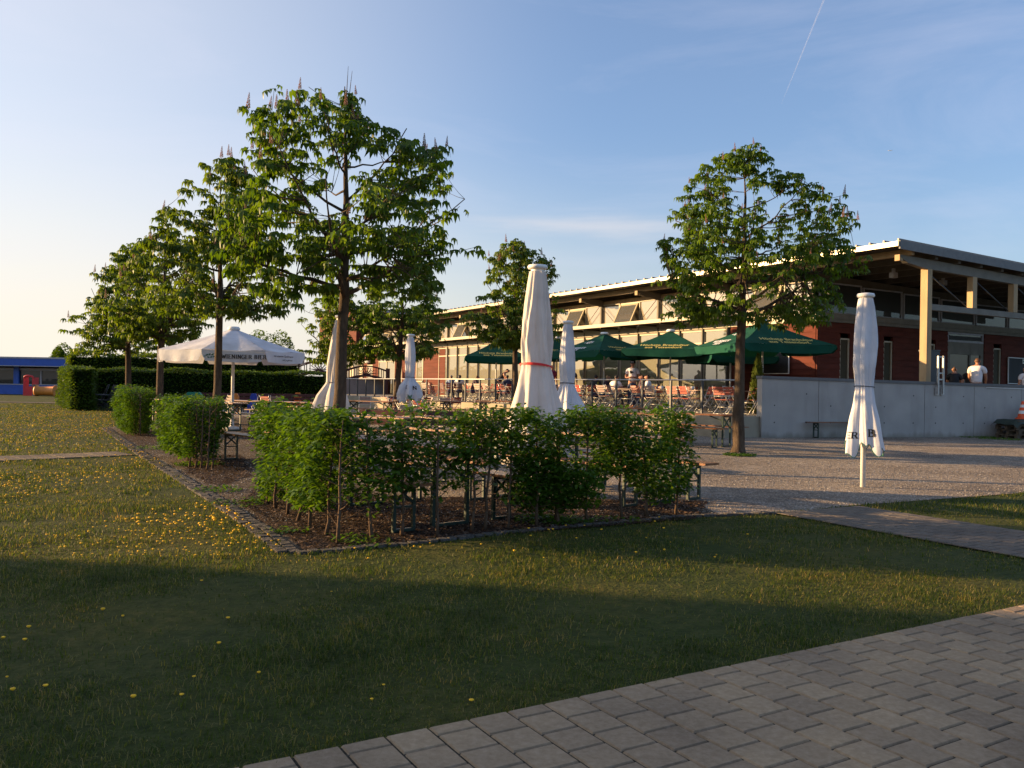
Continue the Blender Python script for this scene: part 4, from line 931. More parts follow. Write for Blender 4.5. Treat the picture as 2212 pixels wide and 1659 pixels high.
# arched wooden bridges (garden play bridge)
def arch_bridge(label, x, y, w, rz, z0=1.75):
    o = empty('wooden_bridge', (x,y,0), rz); tag(o, label, 'bridge')
    def arc(t, base, rise): return Vector(((t-.5)*w, 0, base+rise*math.sin(PI*t)))
    g = MB()
    for s_ in (-.5,.5):
        P_ = [arc(i/16, z0+.75, .38)+Vector((0,s_,0)) for i in range(17)]; g.tube(P_, .045, 6)
        P_ = [arc(i/16, z0+.05, .38)+Vector((0,s_,0)) for i in range(17)]; g.tube(P_, .07, 6)
        for i in range(0,17,2):
            t = i/16; 
            if .3 < t < .7: continue
            g.bar(arc(t,z0+.05,.38)+Vector((0,s_,0)), arc(t,z0+.75,.38)+Vector((0,s_,0)), .05,.05)
        for k in range(7):
            a = PI*(k+.5)/7; c = arc(.5,z0+.1,.38)+Vector((0,s_,0)); g.bar(c, c+Vector((math.cos(a)*w*.2,0,math.sin(a)*.58)), .045,.045)
    g.build('railing', M['wood_dark'], o)
    g = MB()
    for i in range(16): a, b = arc(i/16,z0,.38), arc((i+1)/16,z0,.38); g.bar(a, b, 1.1, .08)
    g.b2((-w/2-.1,-.55,0),(-w/2+.1,.55,z0)); g.b2((w/2-.1,-.55,0),(w/2+.1,.55,z0)); g.build('deck', M['wood_dark'], o)
    g = MB(); 
    for s_ in (-w/2,w/2):
        for q in (-.5,.5): g.b2((s_-.07,q-.07,z0-.1),(s_+.07,q+.07,z0+.98))
    g.build('post', M['wood_dark'], o); return o
arch_bridge('dark red arched wooden bridge with sunburst railing in front of the far red wall', X(790,63), 63.2, 3.2, 0, 1.55)
arch_bridge('second dark arched bridge rail at the right tip of the white parasol', X(690,60), 60, 3.2, 0, 1.75)
# ================================================================= blue pavilion and play things
bpv = empty('blue_pavilion', (0,0,0)); tag(bpv, 'low flat roofed blue pavilion with wide dark windows at the left edge', 'building'); Yb = 70; xr = X(152,Yb)
bpv.location = (xr, Yb, 0)
g = MB(); g.b2((-32,0,0),(0,.3,.78)); g.build('wall', M['blue'], bpv); g = MB(); g.b2((-32,-.02,.78),(0,.3,.86)); g.build('sill', M['grey_trim'], bpv)
g = MB(); g.b2((-32,-1.0,2.36),(1.3,7,2.93)); rfo = g.build('fascia', M['blue'], bpv); g = MB(); g.b2((-32,-1.04,2.93),(1.34,7,3.06)); g.build('roof', M['grey_trim'], bpv); g = MB(); g.b2((-32,-1.03,2.29),(1.3,-.9,2.355)); g.build('gutter', M['grey_trim'], bpv)
g = MB(); g.b2((-32,1,2.2),(1.2,6.9,2.35)); g.b2((-32,5,0),(1,5.2,2.2)); g.build('inner_wall', M['soffit'], bpv)
for k in range(9):
    x1 = -.35-3.9*k
    g = MB(); g.b2((x1-.42,-.03,.86),(x1,.28,2.36)); g.build('pillar', M['blue'] if k else M['grey_trim'], bpv)
    f = MB(); f.b2((x1-3.9,.1,1.98),(x1-.42,.14,2.18)); f.b2((x1-2.2,.1,.86),(x1-2.08,.16,1.98)); w = f.build('window', M['grey_trim'], bpv)
    p_ = MB(); p_.b2((x1-3.9,.16,.86),(x1-.42,.18,1.98)); p_.build('pane', M['glass_dark'], w)
ph = empty('playhouse', (X(62,65),65,0)); ph.scale = (.56,.6,1); tag(ph, 'red plastic toy playhouse with an arched opening in front of the blue pavilion', 'playhouse')
g = MB(); g.b2((-.72,-.05,0),(.72,.05,.72)); g.b2((-.72,-.05,.72),(-.56,.05,1.45)); g.b2((.5,-.05,.72),(.72,.05,1.45)); 
P_ = [(.64*math.cos(PI*i/10),0,1.38+.14*math.sin(PI*i/10)) for i in range(11)]; g.tube(P_, .09, 6); g.b2((-.72,.05,0),(-.62,1.1,1.4)); g.b2((.62,.05,0),(.72,1.1,1.4)); g.build('house_wall', M['play_red'], ph)
tn = empty('tunnel_toy', (X(97,64),64.2,0)); tn.scale = (.66,.9,.95); tag(tn, 'orange plastic barrel tunnel lying beside the red playhouse', 'play tunnel')
g = MB(); g.tube([(-1.15,0,.42),(-1.0,0,.42),(-.85,0,.42),(.85,0,.42),(1.0,0,.42),(1.15,0,.42)], [.46,.46,.36,.36,.46,.46], 18); g.build('barrel', M['play_orange'], tn)
g = MB(); g.b2((-1.35,-.3,0),(-1.1,.3,.92)); g.build('end_post', M['timber_grey'], tn)
# folding chairs in the shade beside the clipped hedge
def recliner(label, x, y, rz):
    o = empty('garden_chair', (x,y,0), rz); tag(o, label, 'chair', 'dark garden chairs by the clipped hedge')
    g = MB(); g.add([(-.28,.0,.42),(.28,.0,.42),(.28,-.5,.44),(-.28,-.5,.44),(-.28,0,.46),(.28,0,.46),(.28,-.5,.48),(-.28,-.5,.48)],[(0,3,2,1),(4,5,6,7),(0,1,5,4),(1,2,6,5),(2,3,7,6),(3,0,4,7)]); g.build('seat', M['black'], o)
    g = MB(); g.add([(-.28,0,.46),(.28,0,.46),(.28,.28,1.12),(-.28,.28,1.12),(-.28,.04,.44),(.28,.04,.44),(.28,.32,1.1),(-.28,.32,1.1)],[(0,1,2,3),(4,7,6,5),(0,4,5,1),(3,2,6,7),(0,3,7,4),(1,5,6,2)]); g.build('backrest', M['black'], o)
    g = MB()
    for s_ in (-.3,.3): g.tube([(s_,-.42,0),(s_,.1,.5),(s_,.32,1.14)], .014, 6); g.tube([(s_,.3,0),(s_,-.45,.46)], .014, 6); g.tube([(s_,-.42,.66),(s_,.18,.68)], .018, 6)
    g.build('frame', M['darksteel'], o)
recliner('dark blue folding garden chair nearest the clipped hedge block', X(219,38.6), 38.6, R(-60))
recliner('dark folding garden chair right next to the small square hedge', X(234,38.0), 38.0, R(-50))
# ================================================================= lettering
def text_mesh(txt, size, bold=.0, spacing=1.0, cuts=0, shear=0):
    c = bpy.data.curves.new('lettering', 'FONT'); c.body = txt; c.size = size; c.align_x = 'CENTER'; c.align_y = 'CENTER'; c.offset = bold; c.space_character = spacing; c.shear = shear
    c.resolution_u = 2; o = bpy.data.objects.new('t', c); COL.objects.link(o); dg = bpy.context.evaluated_depsgraph_get(); dg.update()
    m = bpy.data.meshes.new_from_object(o.evaluated_get(dg)); bpy.data.objects.remove(o); m.name = 'lettering'
    if cuts:
        bm = bmesh.new(); bm.from_mesh(m); bmesh.ops.triangulate(bm, faces=bm.faces[:]); bmesh.ops.subdivide_edges(bm, edges=bm.edges[:], cuts=cuts, use_grid_fill=True); bm.to_mesh(m); bm.free()
    m.materials.clear(); return m
def serif_mesh(txt, h, wgt=.17):
    """bold slab-serif capitals drawn as strokes"""
    G_ = {'W':([(0,1,.28,0),(.28,0,.5,.8),(.5,.8,.72,0),(.72,0,1,1)],1.15,[(0,1),(.5,.8),(1,1)]),'I':([(.5,0,.5,1)],.5,[(.5,0),(.5,1)]),
          'E':([(.2,0,.2,1),(.2,.03,.95,.03),(.2,.5,.75,.5),(.2,.97,.95,.97)],.85,[(.2,0),(.2,1)]),'N':([(.15,0,.15,1),(.15,1,.85,0),(.85,0,.85,1)],1.0,[(.15,0),(.15,1),(.85,1)]),
          'G':([(.9,.8,.7,.97),(.7,.97,.3,.97),(.3,.97,.1,.7),(.1,.7,.1,.3),(.1,.3,.3,.03),(.3,.03,.75,.03),(.75,.03,.88,.2),(.88,.2,.88,.45),(.6,.45,.98,.45)],1.0,[]),
          'R':([(.2,0,.2,1),(.2,.97,.7,.97),(.7,.97,.85,.75),(.85,.75,.7,.5),(.2,.5,.7,.5),(.55,.5,.95,0)],.95,[(.2,0),(.2,1),(.95,0)]),
          'B':([(.2,0,.2,1),(.2,.97,.7,.97),(.7,.97,.82,.75),(.82,.75,.68,.52),(.2,.52,.72,.52),(.72,.52,.9,.27),(.9,.27,.72,.03),(.2,.03,.72,.03)],.9,[(.2,0),(.2,1)])}
    mb = MB(); x = 0; k = 0
    for ch in txt:
        if ch == ' ': x += .55*h; continue
        st, w, se = G_[ch]; w *= h*.82
        for a, b, c, d in st:
            p, q = Vector((x+a*w, b*h, 0)), Vector((x+c*w, d*h, 0)); dd = (q-p).normalized(); horiz = abs(dd.x) > .9
            nrm = Vector((-dd.y,dd.x,0))*h*(wgt*.45 if horiz else wgt)*.62; z = Vector((0,0,.0006*k)); k = (k+1)%5
            mb.add([p-nrm+z, q-nrm+z, q+nrm+z, p+nrm+z], [(0,1,2,3)])
        for a, b in se:
            p = Vector((x+a*w, b*h*.94+.03*h, .0031)); mb.add([p+Vector((-.19*h,-.045*h,0)), p+Vector((.19*h,-.045*h,0)), p+Vector((.19*h,.045*h,0)), p+Vector((-.19*h,.045*h,0))], [(0,1,2,3)])
        x += w+.10*h
    mb.v = [(a-x/2, b-h/2, c) for a, b, c in mb.v]; return mb.me('lettering')
def frame_on(p, right, up):   # matrix placing a text plane
    right = Vector(right).normalized(); up = Vector(up); up = (up-right*up.dot(right)).normalized(); nz_ = right.cross(up)
    m = Matrix((right, up, nz_)).transposed().to_4x4(); m.translation = Vector(p); return m
# ================================================================= open parasols
def open_parasol(label, x, y, z0, n, rad, rot, h_rim, h_top, val, mat, group, texts=(), post_r=.035, sag=.10, scallop=.02, name='open_parasol', capmat='white'):
    """rad: corner radius; rot: world angle of the first corner"""
    root = empty(name, (x,y,z0)); tag(root, label, 'parasol', group)
    cs_ = [Vector((math.cos(rot+2*PI*k/n)*rad, math.sin(rot+2*PI*k/n)*rad, h_rim)) for k in range(n)]; top = Vector((0,0,h_top)); K = 8; J = 8
    vs = []; fs = []
    for k in range(n):
        a, b = cs_[k], cs_[(k+1)%n]; base = len(vs)
        for i in range(K+1):
            t = .05+.95*i/K
            for j in range(J+1):
                s = j/J; e = a.lerp(b, s); p = top.lerp(e, t); p = p + Vector((0,0,-sag*4*s*(1-s)*t*t*.35 - sag*.9*math.sin(PI*t)*.6+ .012*math.sin(s*9+k*2)*t)); vs.append(p)
        for i in range(K):
            for j in range(J): q = base+i*(J+1)+j; fs.append((q,q+J+1,q+J+2,q+1))
    cm = MB(); cm.add(vs, fs, True); canopy = cm.build('canopy', M[mat], root)
    vm = MB(); vals = []
    for k in range(n):
        a, b = cs_[k], cs_[(k+1)%n]; out = ((a+b)/2); out.z = 0; out.normalize(); JJ = 16; base = len(vm.v); vv = []
        for i in range(4):
            for j in range(JJ+1):
                s = j/JJ; p = a.lerp(b,s); p.z -= sag*4*s*(1-s)*.35; f = i/3; ed = min(s,1-s)
                hgt = val*(1 if ed > .03 else .45+.55*ed/.03)
                p = p + out*(.006+.02*f*math.sin(s*17+k*1.7)+.015*f) + Vector((0,0,-hgt*f+scallop*f*math.sin(s*8+k))); vv.append(p)
        vm.add(vv, [(i*(JJ+1)+j,(i+1)*(JJ+1)+j,(i+1)*(JJ+1)+j+1,i*(JJ+1)+j+1) for i in range(3) for j in range(JJ)], True); vals.append((a,b,out))
    valance = vm.build('valance', M[mat], root)
    pm = MB(); pm.tube([(0,0,0),(0,0,h_top+.05)], post_r, 10); pm.lathe([(0,.0),(.28,0),(.28,.05),(.06,.09),(.05,.3),(0,.3)], 14); pm.build('pole', M['white'], root)
    cp = MB(); cp.lathe([(.0,h_top-.05),(.17,h_top-.05),(.18,h_top+.0),(.14,h_top+.05),(0,h_top+.055)], 14); cp.build('cap', M[capmat], root)
    rb = MB(); hub = Vector((0,0,h_rim-.05))
    for c in cs_: rb.tube([top+Vector((0,0,-.1)), top.lerp(c,.5)+Vector((0,0,-sag*.6-.03)), c+Vector((0,0,-.03))], .014, 5); rb.tube([hub, top.lerp(c,.5)+Vector((0,0,-sag*.6-.03))], .01, 5)
    rb.build('rib_frame', M['timber_grey'] if mat == 'cloth_green' else M['steel'], root)['label'] = 'thin ribs and struts under the canopy'
    for (side, kind, txt, size, col, u, v) in texts:
        a, b, out = vals[side]; mid = (a+b)/2
        if kind == 'val': base = mid+Vector((0,0,-sag*.35-val*.5)) ; right = (b-a).normalized(); up = Vector((0,0,1)); off = out*.045; right = right if right.cross(up).dot(out) > 0 else -right
        else:
            right = (b-a).normalized(); up = (top-mid).normalized(); nrm = right.cross(up)
            if nrm.z < 0: right = -right; nrm = -nrm
            base = mid; off = nrm*.035
        me = serif_mesh(txt, size) if kind.endswith('val') and txt.startswith('WIEN') or kind == 'serif' else (logo_mesh(size) if txt == '*' else text_mesh(txt, size, size*.018))
        o = obj('emblem' if txt == '*' else 'lettering', me, M[col], valance if kind == 'val' else canopy)
        o.matrix_local = frame_on(base+right*u+up*v+off, right, up)
    return root
def logo_mesh(s):   # cluster of hop leaves
    mb = MB(); z = 0
    for i, (cx, cy, a, L) in enumerate([(-.5,.1,.5,.5),(-.1,.22,.9,.5),(.35,.2,.6,.5),(-.3,-.25,-.3,.45),(.15,-.22,.3,.45),(.55,-.12,.5,.4),(-.85,-.1,.2,.35)]):
        c, sn = math.cos(a), math.sin(a); pts = [(-.5*L,0),(-.2*L,.2*L),(.2*L,.2*L),(.5*L,0),(.2*L,-.2*L),(-.2*L,-.2*L)]
        mb.add([((cx+c*p-sn*q)*s, (cy+sn*p+c*q)*s, .0006*i) for p, q in pts], [(0,5,4,3,2,1)])
    return mb.me('emblem')
# white one: octagon, a flat side facing the camera
fa = math.atan2(-24.5, -X(500,24.5))   # direction to the camera
open_parasol('big white open octagonal parasol over the tables on the left', X(503,24.5), 24.5, 0, 8, 2.09, fa-PI/8, 2.22, 2.90, .31, 'cloth_white', None,
    [(0,'val','WIENINGER BIER',.105,'ink',.28,-.01),(0,'val','*',.17,'ink_green',-.58,.0),(1,'val','mit unserem Quellwasser',.075,'ink',-.1,.04),(1,'val','seit je gebraut',.07,'ink',.05,-.06)], .045, .05, .01, 'open_parasol')
HB1, HB2 = 'Höchste Braukultur', 'aus Teisendorf.'
def gparasol(label, px, Y, side, face_az, rim, top, texts, val=.26):
    # face_az: direction (world angle) of the outward normal of the text side
    return open_parasol(label, X(px,Y), Y, DK, 4, side/math.sqrt(2), face_az-PI/4, rim, top, val, 'cloth_green', 'green parasols on the terrace', texts, .035, .10, .012)
def T(side, x_=0): return [(0,'canopy',HB1,side*.072,'ink_yellow',x_,.27),(0,'canopy',HB2,side*.072,'ink_yellow',x_,.06),(3,'serif','WIENINGER',side*.045,'ink_white',0,.20),(3,'serif','BIER',side*.045,'ink_white',0,.02),(3,'canopy','*',side*.10,'ink_white',.2,.75)]
# normals: side 0 faces roughly the camera, side 3 (clockwise) faces left
gparasol('green parasol behind the chestnut trunk by the concrete wall, nearest of the green ones', 1646, 28.7, 3.35, R(-90+14), 2.26, 3.12, T(3.35))
gparasol('green parasol in full view with both lines of yellow lettering facing the camera', 1447, 33.0, 3.15, R(-90-20), 2.24, 3.02, T(3.15))
gparasol('green parasol just right of the slim closed parasol, white cap on top', 1304, 36, 3.2, R(-90+34), 2.26, 3.06, T(3.2))
gparasol('green parasol mostly hidden between the two closed white parasols', 1202, 40.5, 3.2, R(-90+10), 2.3, 3.1, T(3.2))
gparasol('leftmost green parasol, in front of the far glazed bays', 1071, 42, 3.1, R(-90+4), 2.16, 3.02, T(3.1))
gparasol('green parasol in shade tucked under and between the two nearest ones', 1577, 32.3, 2.6, R(-90+10), 2.02, 2.62, T(2.6))
# ================================================================= closed parasols
def closed_parasol(label, x, y, H, prof, hem, seed, mat, strap, strapmat, lean=(0,0), letters=(), folds=9, polr=.03, hemcol=True, bulge=0, name='closed_parasol', lit=0):
    """prof: (z, radius, fold depth)"""
    root = empty(name, (x,y,0)); tag(root, label, 'parasol', 'closed white parasols')
    rg = random.Random(seed); nt = 168; zs = [p[0] for p in prof]; NZ = 64
    z_lo, z_hi = zs[0], zs[-1]; ph = rg.uniform(0,6)
    ps = [rg.uniform(0,6.28) for _ in range(5)]
    rk = [(2*PI*(k+rg.uniform(-.28,.28))/folds, rg.uniform(.7,1.35), rg.uniform(0,6.28), rg.uniform(.6,1.25)) for k in range(folds)]
    toc = math.atan2(-y, -x); zst = strap[0]
    def fold(th, z):
        best = 0
        for a_, w_, p_, h_ in rk:
            d = (th-a_-.20*math.sin(z*1.7+p_)-.06*math.sin(z*5+p_)+PI)%(2*PI)-PI
            v = h_*max(0, 1-(abs(d)/(w_*PI/folds*1.15))**1.35)
            best = max(best, v)
        near = math.exp(-((z-zst)/.22)**2)
        return best*2-1.0 + .16*math.sin(th*5+z*3+ps[3]) + near*.35*math.sin(th*19+ps[2]+z*4) + .06*math.sin(th*31+z*9)
    def hemz(th): return hem*(.5*math.sin(folds*.5*th+ps[4])+.35*math.sin(5*th+ps[3])+.3*math.sin(11*th))
    def rad(th, z):
        r = float(np.interp(z, zs, [p[1] for p in prof])); a = float(np.interp(z, zs, [p[2] for p in prof]))
        return r*(1+a*fold(th,z)) + bulge*r*math.cos(th-toc-.9)*max(0,(1-(z-z_lo)/(z_hi-z_lo)))**2
    def pt(th, z, o=0):
        r = rad(th,z)+o; return Vector((math.cos(th)*r+lean[0]*z/H, math.sin(th)*r+lean[1]*z/H, z))
    vs = []
    for i in range(NZ+1):
        f = i/NZ
        for k in range(nt):
            th = 2*PI*k/nt; lo = z_lo+hemz(th)*1.0; z = lo+(z_hi-lo)*f; z = max(z, z_lo-hem)
            q = pt(th, max(z,z_lo)); q.z = z; vs.append(q)
    fs = [(i*nt+k, i*nt+(k+1)%nt, (i+1)*nt+(k+1)%nt, (i+1)*nt+k) for i in range(NZ) for k in range(nt)]
    m = MB(); m.add(vs, fs, True); cl = m.build('cloth', M[mat], root)
    if hemcol:
        m = MB(); m.tube(vs[:nt]+[vs[0]], .0055, 4, False); m.build('hem_trim', M['ink_green'], cl)
    # strap
    zz, w, tilt = strap; m = MB(); vv = []
    for k in range(97):
        th = 2*PI*k/96; z = zz+tilt*math.cos(th-toc+.6); r = float(np.interp(z, zs, [p[1] for p in prof]))*1.06+.012
        hw = w*(.35+.65*abs(math.cos((th-toc)/2))**6) if w > .03 else w
        for s_ in (-1,1): vv.append(Vector((math.cos(th)*r+lean[0]*z/H, math.sin(th)*r+lean[1]*z/H, z+s_*hw/2)))
    m.add(vv, [(2*k,2*k+2,2*k+3,2*k+1) for k in range(96)], True); m.build('strap', M[strapmat], root)
    m = MB(); lx, ly = lean; m.tube([(0,0,0),(lx*.5,ly*.5,H*.5),(lx,ly,H)], polr, 12); m.build('pole', M['white'], root)
    m = MB(); rc = prof[-1][1]; m.lathe([(0,H-.075),(rc*.75,H-.075),(rc*1.18,H-.06),(rc*1.25,H-.035),(rc*1.15,H-.01),(rc*.6,H+.0),(0,H)], 20, (lx,ly,0)); m.lathe([(rc*.8,z_hi-.01),(rc*.8,H-.07)], 20, (lx,ly,0)); m.build('cap', M['white'], root)
    for txt, dth, z, size, col in letters:
        me = serif_mesh(txt, size) if all(c in 'WIENGRB ' for c in txt) else text_mesh(txt, size, size*.02)
        bm = bmesh.new(); bm.from_mesh(me); bmesh.ops.triangulate(bm, faces=bm.faces[:]); bmesh.ops.subdivide_edges(bm, edges=bm.edges[:], cuts=2, use_grid_fill=True)
        th0 = toc+dth; r0 = rad(th0, z)
        for v in bm.verts: v.co = pt(th0+v.co.x/r0, z+v.co.y, .006+v.co.z)
        bm.to_mesh(me); bm.free(); obj('lettering', me, M[col], cl)
    return root
closed_parasol('closed white parasol standing alone on the gravel at the right', X(1867,12.34), 12.34, 2.82,
    [(.56,.245,.22),(.75,.22,.20),(1.0,.19,.16),(1.22,.145,.12),(1.40,.125,.10),(1.46,.122,.08),(1.52,.128,.08),(1.75,.150,.15),(2.05,.158,.14),(2.3,.148,.12),(2.6,.12,.10),(2.74,.10,.06)], .13, 2, 'cloth_white', (1.46,.012,.01), 'strap_dark', letters=[('B',.50,.80,.105,'ink'),('ER',-.66,.76,.09,'ink')], folds=7, polr=.036)
closed_parasol('tallest closed white parasol with a red strap behind the front hedge', X(1157,12), 12.0, 3.10,
    [(.30,.46,.20),(.7,.40,.18),(1.0,.35,.16),(1.3,.275,.13),(1.55,.225,.07),(1.64,.205,.05),(1.70,.205,.05),(2.0,.205,.20),(2.3,.190,.19),(2.6,.16,.16),(2.85,.135,.11),(3.0,.115,.05)], .05, 5, 'cloth_cream', (1.67,.036,.03), 'strap_red', folds=10, polr=.045, hemcol=False)
closed_parasol('slim closed white parasol with a dark strap just right of the tallest one', X(1225,18.7), 18.7, 2.84,
    [(.82,.34,.20),(1.0,.30,.18),(1.25,.20,.14),(1.40,.155,.10),(1.47,.145,.08),(1.55,.15,.08),(1.8,.165,.09),(2.1,.16,.09),(2.5,.13,.07),(2.75,.10,.05)], .10, 9, 'cloth_white', (1.46,.02,.012), 'strap_dark', folds=11, bulge=.18)
closed_parasol('closed white parasol with a wide ruffled skirt near the slatted chairs', X(885,24.7), 24.7, 2.84,
    [(.92,.31,.24),(1.1,.32,.24),(1.35,.25,.22),(1.5,.15,.12),(1.58,.125,.08),(1.65,.13,.08),(2.0,.15,.08),(2.35,.14,.07),(2.72,.10,.05)], .15, 14, 'cloth_white', (1.58,.015,.01), 'strap_dark', folds=8, letters=[('E',-.35,1.3,.10,'ink'),('N',.5,1.28,.10,'ink'),('W',.05,1.02,.12,'ink_green')])
closed_parasol('leaning closed white parasol partly behind the trunk of the largest chestnut', X(709,19.6), 19.6, 2.95,
    [(.62,.40,.20),(.85,.37,.20),(1.1,.31,.16),(1.3,.20,.12),(1.39,.155,.08),(1.48,.16,.08),(1.8,.185,.10),(2.2,.17,.09),(2.6,.13,.07),(2.83,.10,.05)], .12, 17, 'cloth_cream', (1.38,.015,.01), 'strap_dark', lean=(.24,.05), folds=9, letters=[('B',.75,1.0,.12,'ink')])
# ================================================================= beer garden furniture
def beer_table_proto():
    r = empty('beer_table', (0,0,0)); g = MB(); g.b2((-1.1,-.25,.745),(1.1,.25,.772)); g.b2((-1.1,-.25,.772),(1.1,-.235,.775)); g.build('tabletop', M['bench_wood'], r)
    for s_ in (-.82,.82):
        g = MB()
        for q in (-.2,.2): g.b2((s_-.018,q-.018,.02),(s_+.018,q+.018,.74))
        g.b2((s_-.02,-.218,0),(s_+.02,.218,.03)); g.b2((s_-.02,-.18,.705),(s_+.02,.18,.742))
        g.bar((s_,-.19,.72),(s_,.19,.44),.02,.03); g.bar((s_,.19,.72),(s_,-.19,.44),.02,.03); g.bar((s_,0,.58),(s_*.45,0,.73),.02,.025); g.build('leg_frame', M['green_steel'], r)
    return r
def beer_bench_proto():
    r = empty('beer_bench', (0,0,0)); g = MB(); g.b2((-1.1,-.135,.445),(1.1,.135,.472)); g.build('seat', M['bench_wood'], r)
    for s_ in (-.82,.82):
        g = MB()
        for q in (-.105,.105): g.b2((s_-.016,q-.016,.02),(s_+.016,q+.016,.44))
        g.b2((s_-.018,-.12,0),(s_+.018,.12,.028)); g.b2((s_-.018,-.1,.41),(s_+.018,.1,.443)); g.b2((s_-.012,-.1,.22),(s_+.012,.1,.24))
        g.bar((s_,-.1,.43),(s_,.1,.26),.018,.022); g.bar((s_,.1,.43),(s_,-.1,.26),.018,.022); g.build('leg_frame', M['green_steel'], r)
    return r
BT0, BB0 = beer_table_proto(), beer_bench_proto(); used = {'t':False,'b':False}
def place_(kind, x, y, az, label):
    rz = math.atan2(math.cos(R(az)), math.sin(R(az)))
    p = BT0 if kind == 't' else BB0
    if not used[kind]: used[kind] = True; p.location = (x,y,.012); p.rotation_euler = (0,0,rz); o = p; 
    else: o = copy_tree(p, (x,y,.012), rz)
    tag(o, label, 'table' if kind == 't' else 'bench', 'folding beer tables' if kind == 't' else 'folding beer benches'); return o
sets = [(4.55,21.0,-50,3,'beside the chestnut at the concrete wall'),(-1.1,8.95,-39,3,'behind the sparse part of the front hedge'),(-.55,11.2,-40,3,'in the second row behind the front hedge'),
        (1.3,10.9,-42,3,'behind the dense right part of the front hedge'),(2.95,20.7,-48,3,'over the hedge below the fully visible green parasol'),(3.25,26.2,-55,1,'between slim closed parasol and railing'),
        (-.4,33.5,-60,2,'beside the slender chestnut trunk near the terrace'),(-1.75,31.6,-58,3,'before the guests at the far terrace end'),(1.9,24.6,-50,1,'directly behind the slim closed parasol'),
        (-2.55,15.9,-48,3,'between the largest chestnut trunk and the ruffled parasol'),(-1.1,15.6,-46,2,'below the plum coloured garden bench'),(-3.2,15.2,-42,1,'left of the largest chestnut, over the hedge corner'),
        (-8.3,24.0,-52,3,'under the left half of the big white parasol'),(-8.1,26.6,-56,2,'left of two end to end tables under the white parasol'),(-6.3,25.9,-56,2,'right of two end to end tables under the white parasol'),
        (-10.6,26.6,-50,2,'between the two small square hedges'),(-4.7,21.0,-50,3,'behind the leaning closed parasol'),(-4.9,29.5,-55,2,'in the middle of the garden right of the white parasol')]
for i, (x_, y_, az, nb, where) in enumerate(sets):
    place_('t', x_, y_, az, 'folding table '+where)
    px_, py_ = math.cos(R(az)), -math.sin(R(az))      # perpendicular (towards the right/front)
    if nb & 1: place_('b', x_-px_*.62+.1*math.sin(i), y_-py_*.62*1, az+3*math.sin(i*3), 'bench left of the table '+where)
    if nb & 2: place_('b', x_+px_*.62, y_+py_*.62+.1*math.cos(i), az+3*math.cos(i*2), 'bench right of the table '+where)
place_('b', -4.35, 14.25, -41, 'folding bench whose near end shows left of the front hedge')
place_('b', -9.15, 23.3, -46, 'folding bench standing at the foot of the trunk between the two square hedges')
place_('b', -6.0, 21.2, -48, 'folding bench in the gap between the nearer square hedge and the front hedge')
place_('b', X(1824,25), 25.35, 72, 'folding bench pushed against the long concrete wall')
# ---- garden benches with backs
def back_bench(label, x, y, rz):
    o = empty('garden_bench', (x,y,0), rz); tag(o, label, 'bench', 'plum garden benches with backrests')
    g = MB(); 
    for k in range(3): g.b2((-.75,-.02-.13*k,.42),(.75,.09-.13*k,.445))
    g.build('seat', M['slat_plum'], o); g = MB()
    for k in range(2): g.b2((-.75,.13+.02*k,.56+.16*k),(.75,.155+.02*k,.69+.16*k))
    g.build('backrest', M['slat_plum'], o); g = MB()
    for s_ in (-.6,.6): g.tube([(s_,-.26,0),(s_,-.22,.42),(s_,.1,.42),(s_,.18,.86)], .018, 6); g.tube([(s_,.16,0),(s_,.08,.42)], .018, 6)
    g.build('frame', M['darksteel'], o); return o
for k in range(6): back_bench(('garden bench with plum slats along the tall hedge, %s' % ['leftmost, beside the tree trunk','second from the left','third, at the parasol pole','third from the right','second from the right','rightmost, near the leaning closed parasol'][k]), X(455+42*k,37), 37.5+.3*k, R(4))
back_bench('plum slatted garden bench seen from behind over the front hedge', -1.65, 17.4, R(188)); back_bench('plum garden bench set at an angle beside another bench', -2.3, 17.1, R(160))
# ---- folding slatted chairs and small tables
def chair_proto(mat):
    r = empty('folding_chair', (0,0,0))
    g = MB()
    for k in range(6): g.b2((-.20,-.19+.066*k,.445),(.20,-.137+.066*k,.460))
    g.build('seat', M[mat], r); g = MB()
    for k in range(3): z = .60+.088*k; g.b2((-.205,.222+.030*k,z),(.205,.238+.030*k,z+.072))
    g.build('backrest', M[mat], r); g = MB()
    for s_ in (-.215,.215):
        g.tube([(s_,-.24,0),(s_,-.06,.26),(s_,.16,.48),(s_,.305,.88)], .011, 6); g.tube([(s_*.92,.27,0),(s_*.92,-.02,.22),(s_*.92,-.19,.44)], .011, 6)
    for a, b, w in ((-.24,.015,.215),(.27,.015,.2),(.215,.56,.215),(.02,.22,.205)): g.tube([(-w,a,b),(w,a,b)], .009, 5)
    g.build('frame', M['chair_metal'], r); return r
CP = {k: chair_proto(k) for k in ('slat_red','slat_plum','slat_pale')}; cused = {k:False for k in CP}
def chair(mat, loc, rz, label, group='slatted folding chairs'):
    if not cused[mat]: cused[mat] = True; o = CP[mat]; o.location = loc; o.rotation_euler = (0,0,rz)
    else: o = copy_tree(CP[mat], loc, rz)
    return tag(o, label, 'chair', group)
def ttable_proto():
    r = empty('garden_table', (0,0,0)); g = MB()
    for k in range(6): g.b2((-.6,-.34+.115*k,.715),(.6,-.235+.115*k,.737))
    g.build('tabletop', M['table_wood'], r); g = MB()
    for s_ in (-.45,.45):
        g.tube([(s_,-.3,0),(s_,.25,.71)], .013, 6); g.tube([(s_,.3,0),(s_,-.25,.71)], .013, 6)
    g.tube([(-.45,0,.37),(.45,0,.37)], .009, 5); g.build('frame', M['chair_metal'], r); return r
TT0 = ttable_proto(); tused = [False]
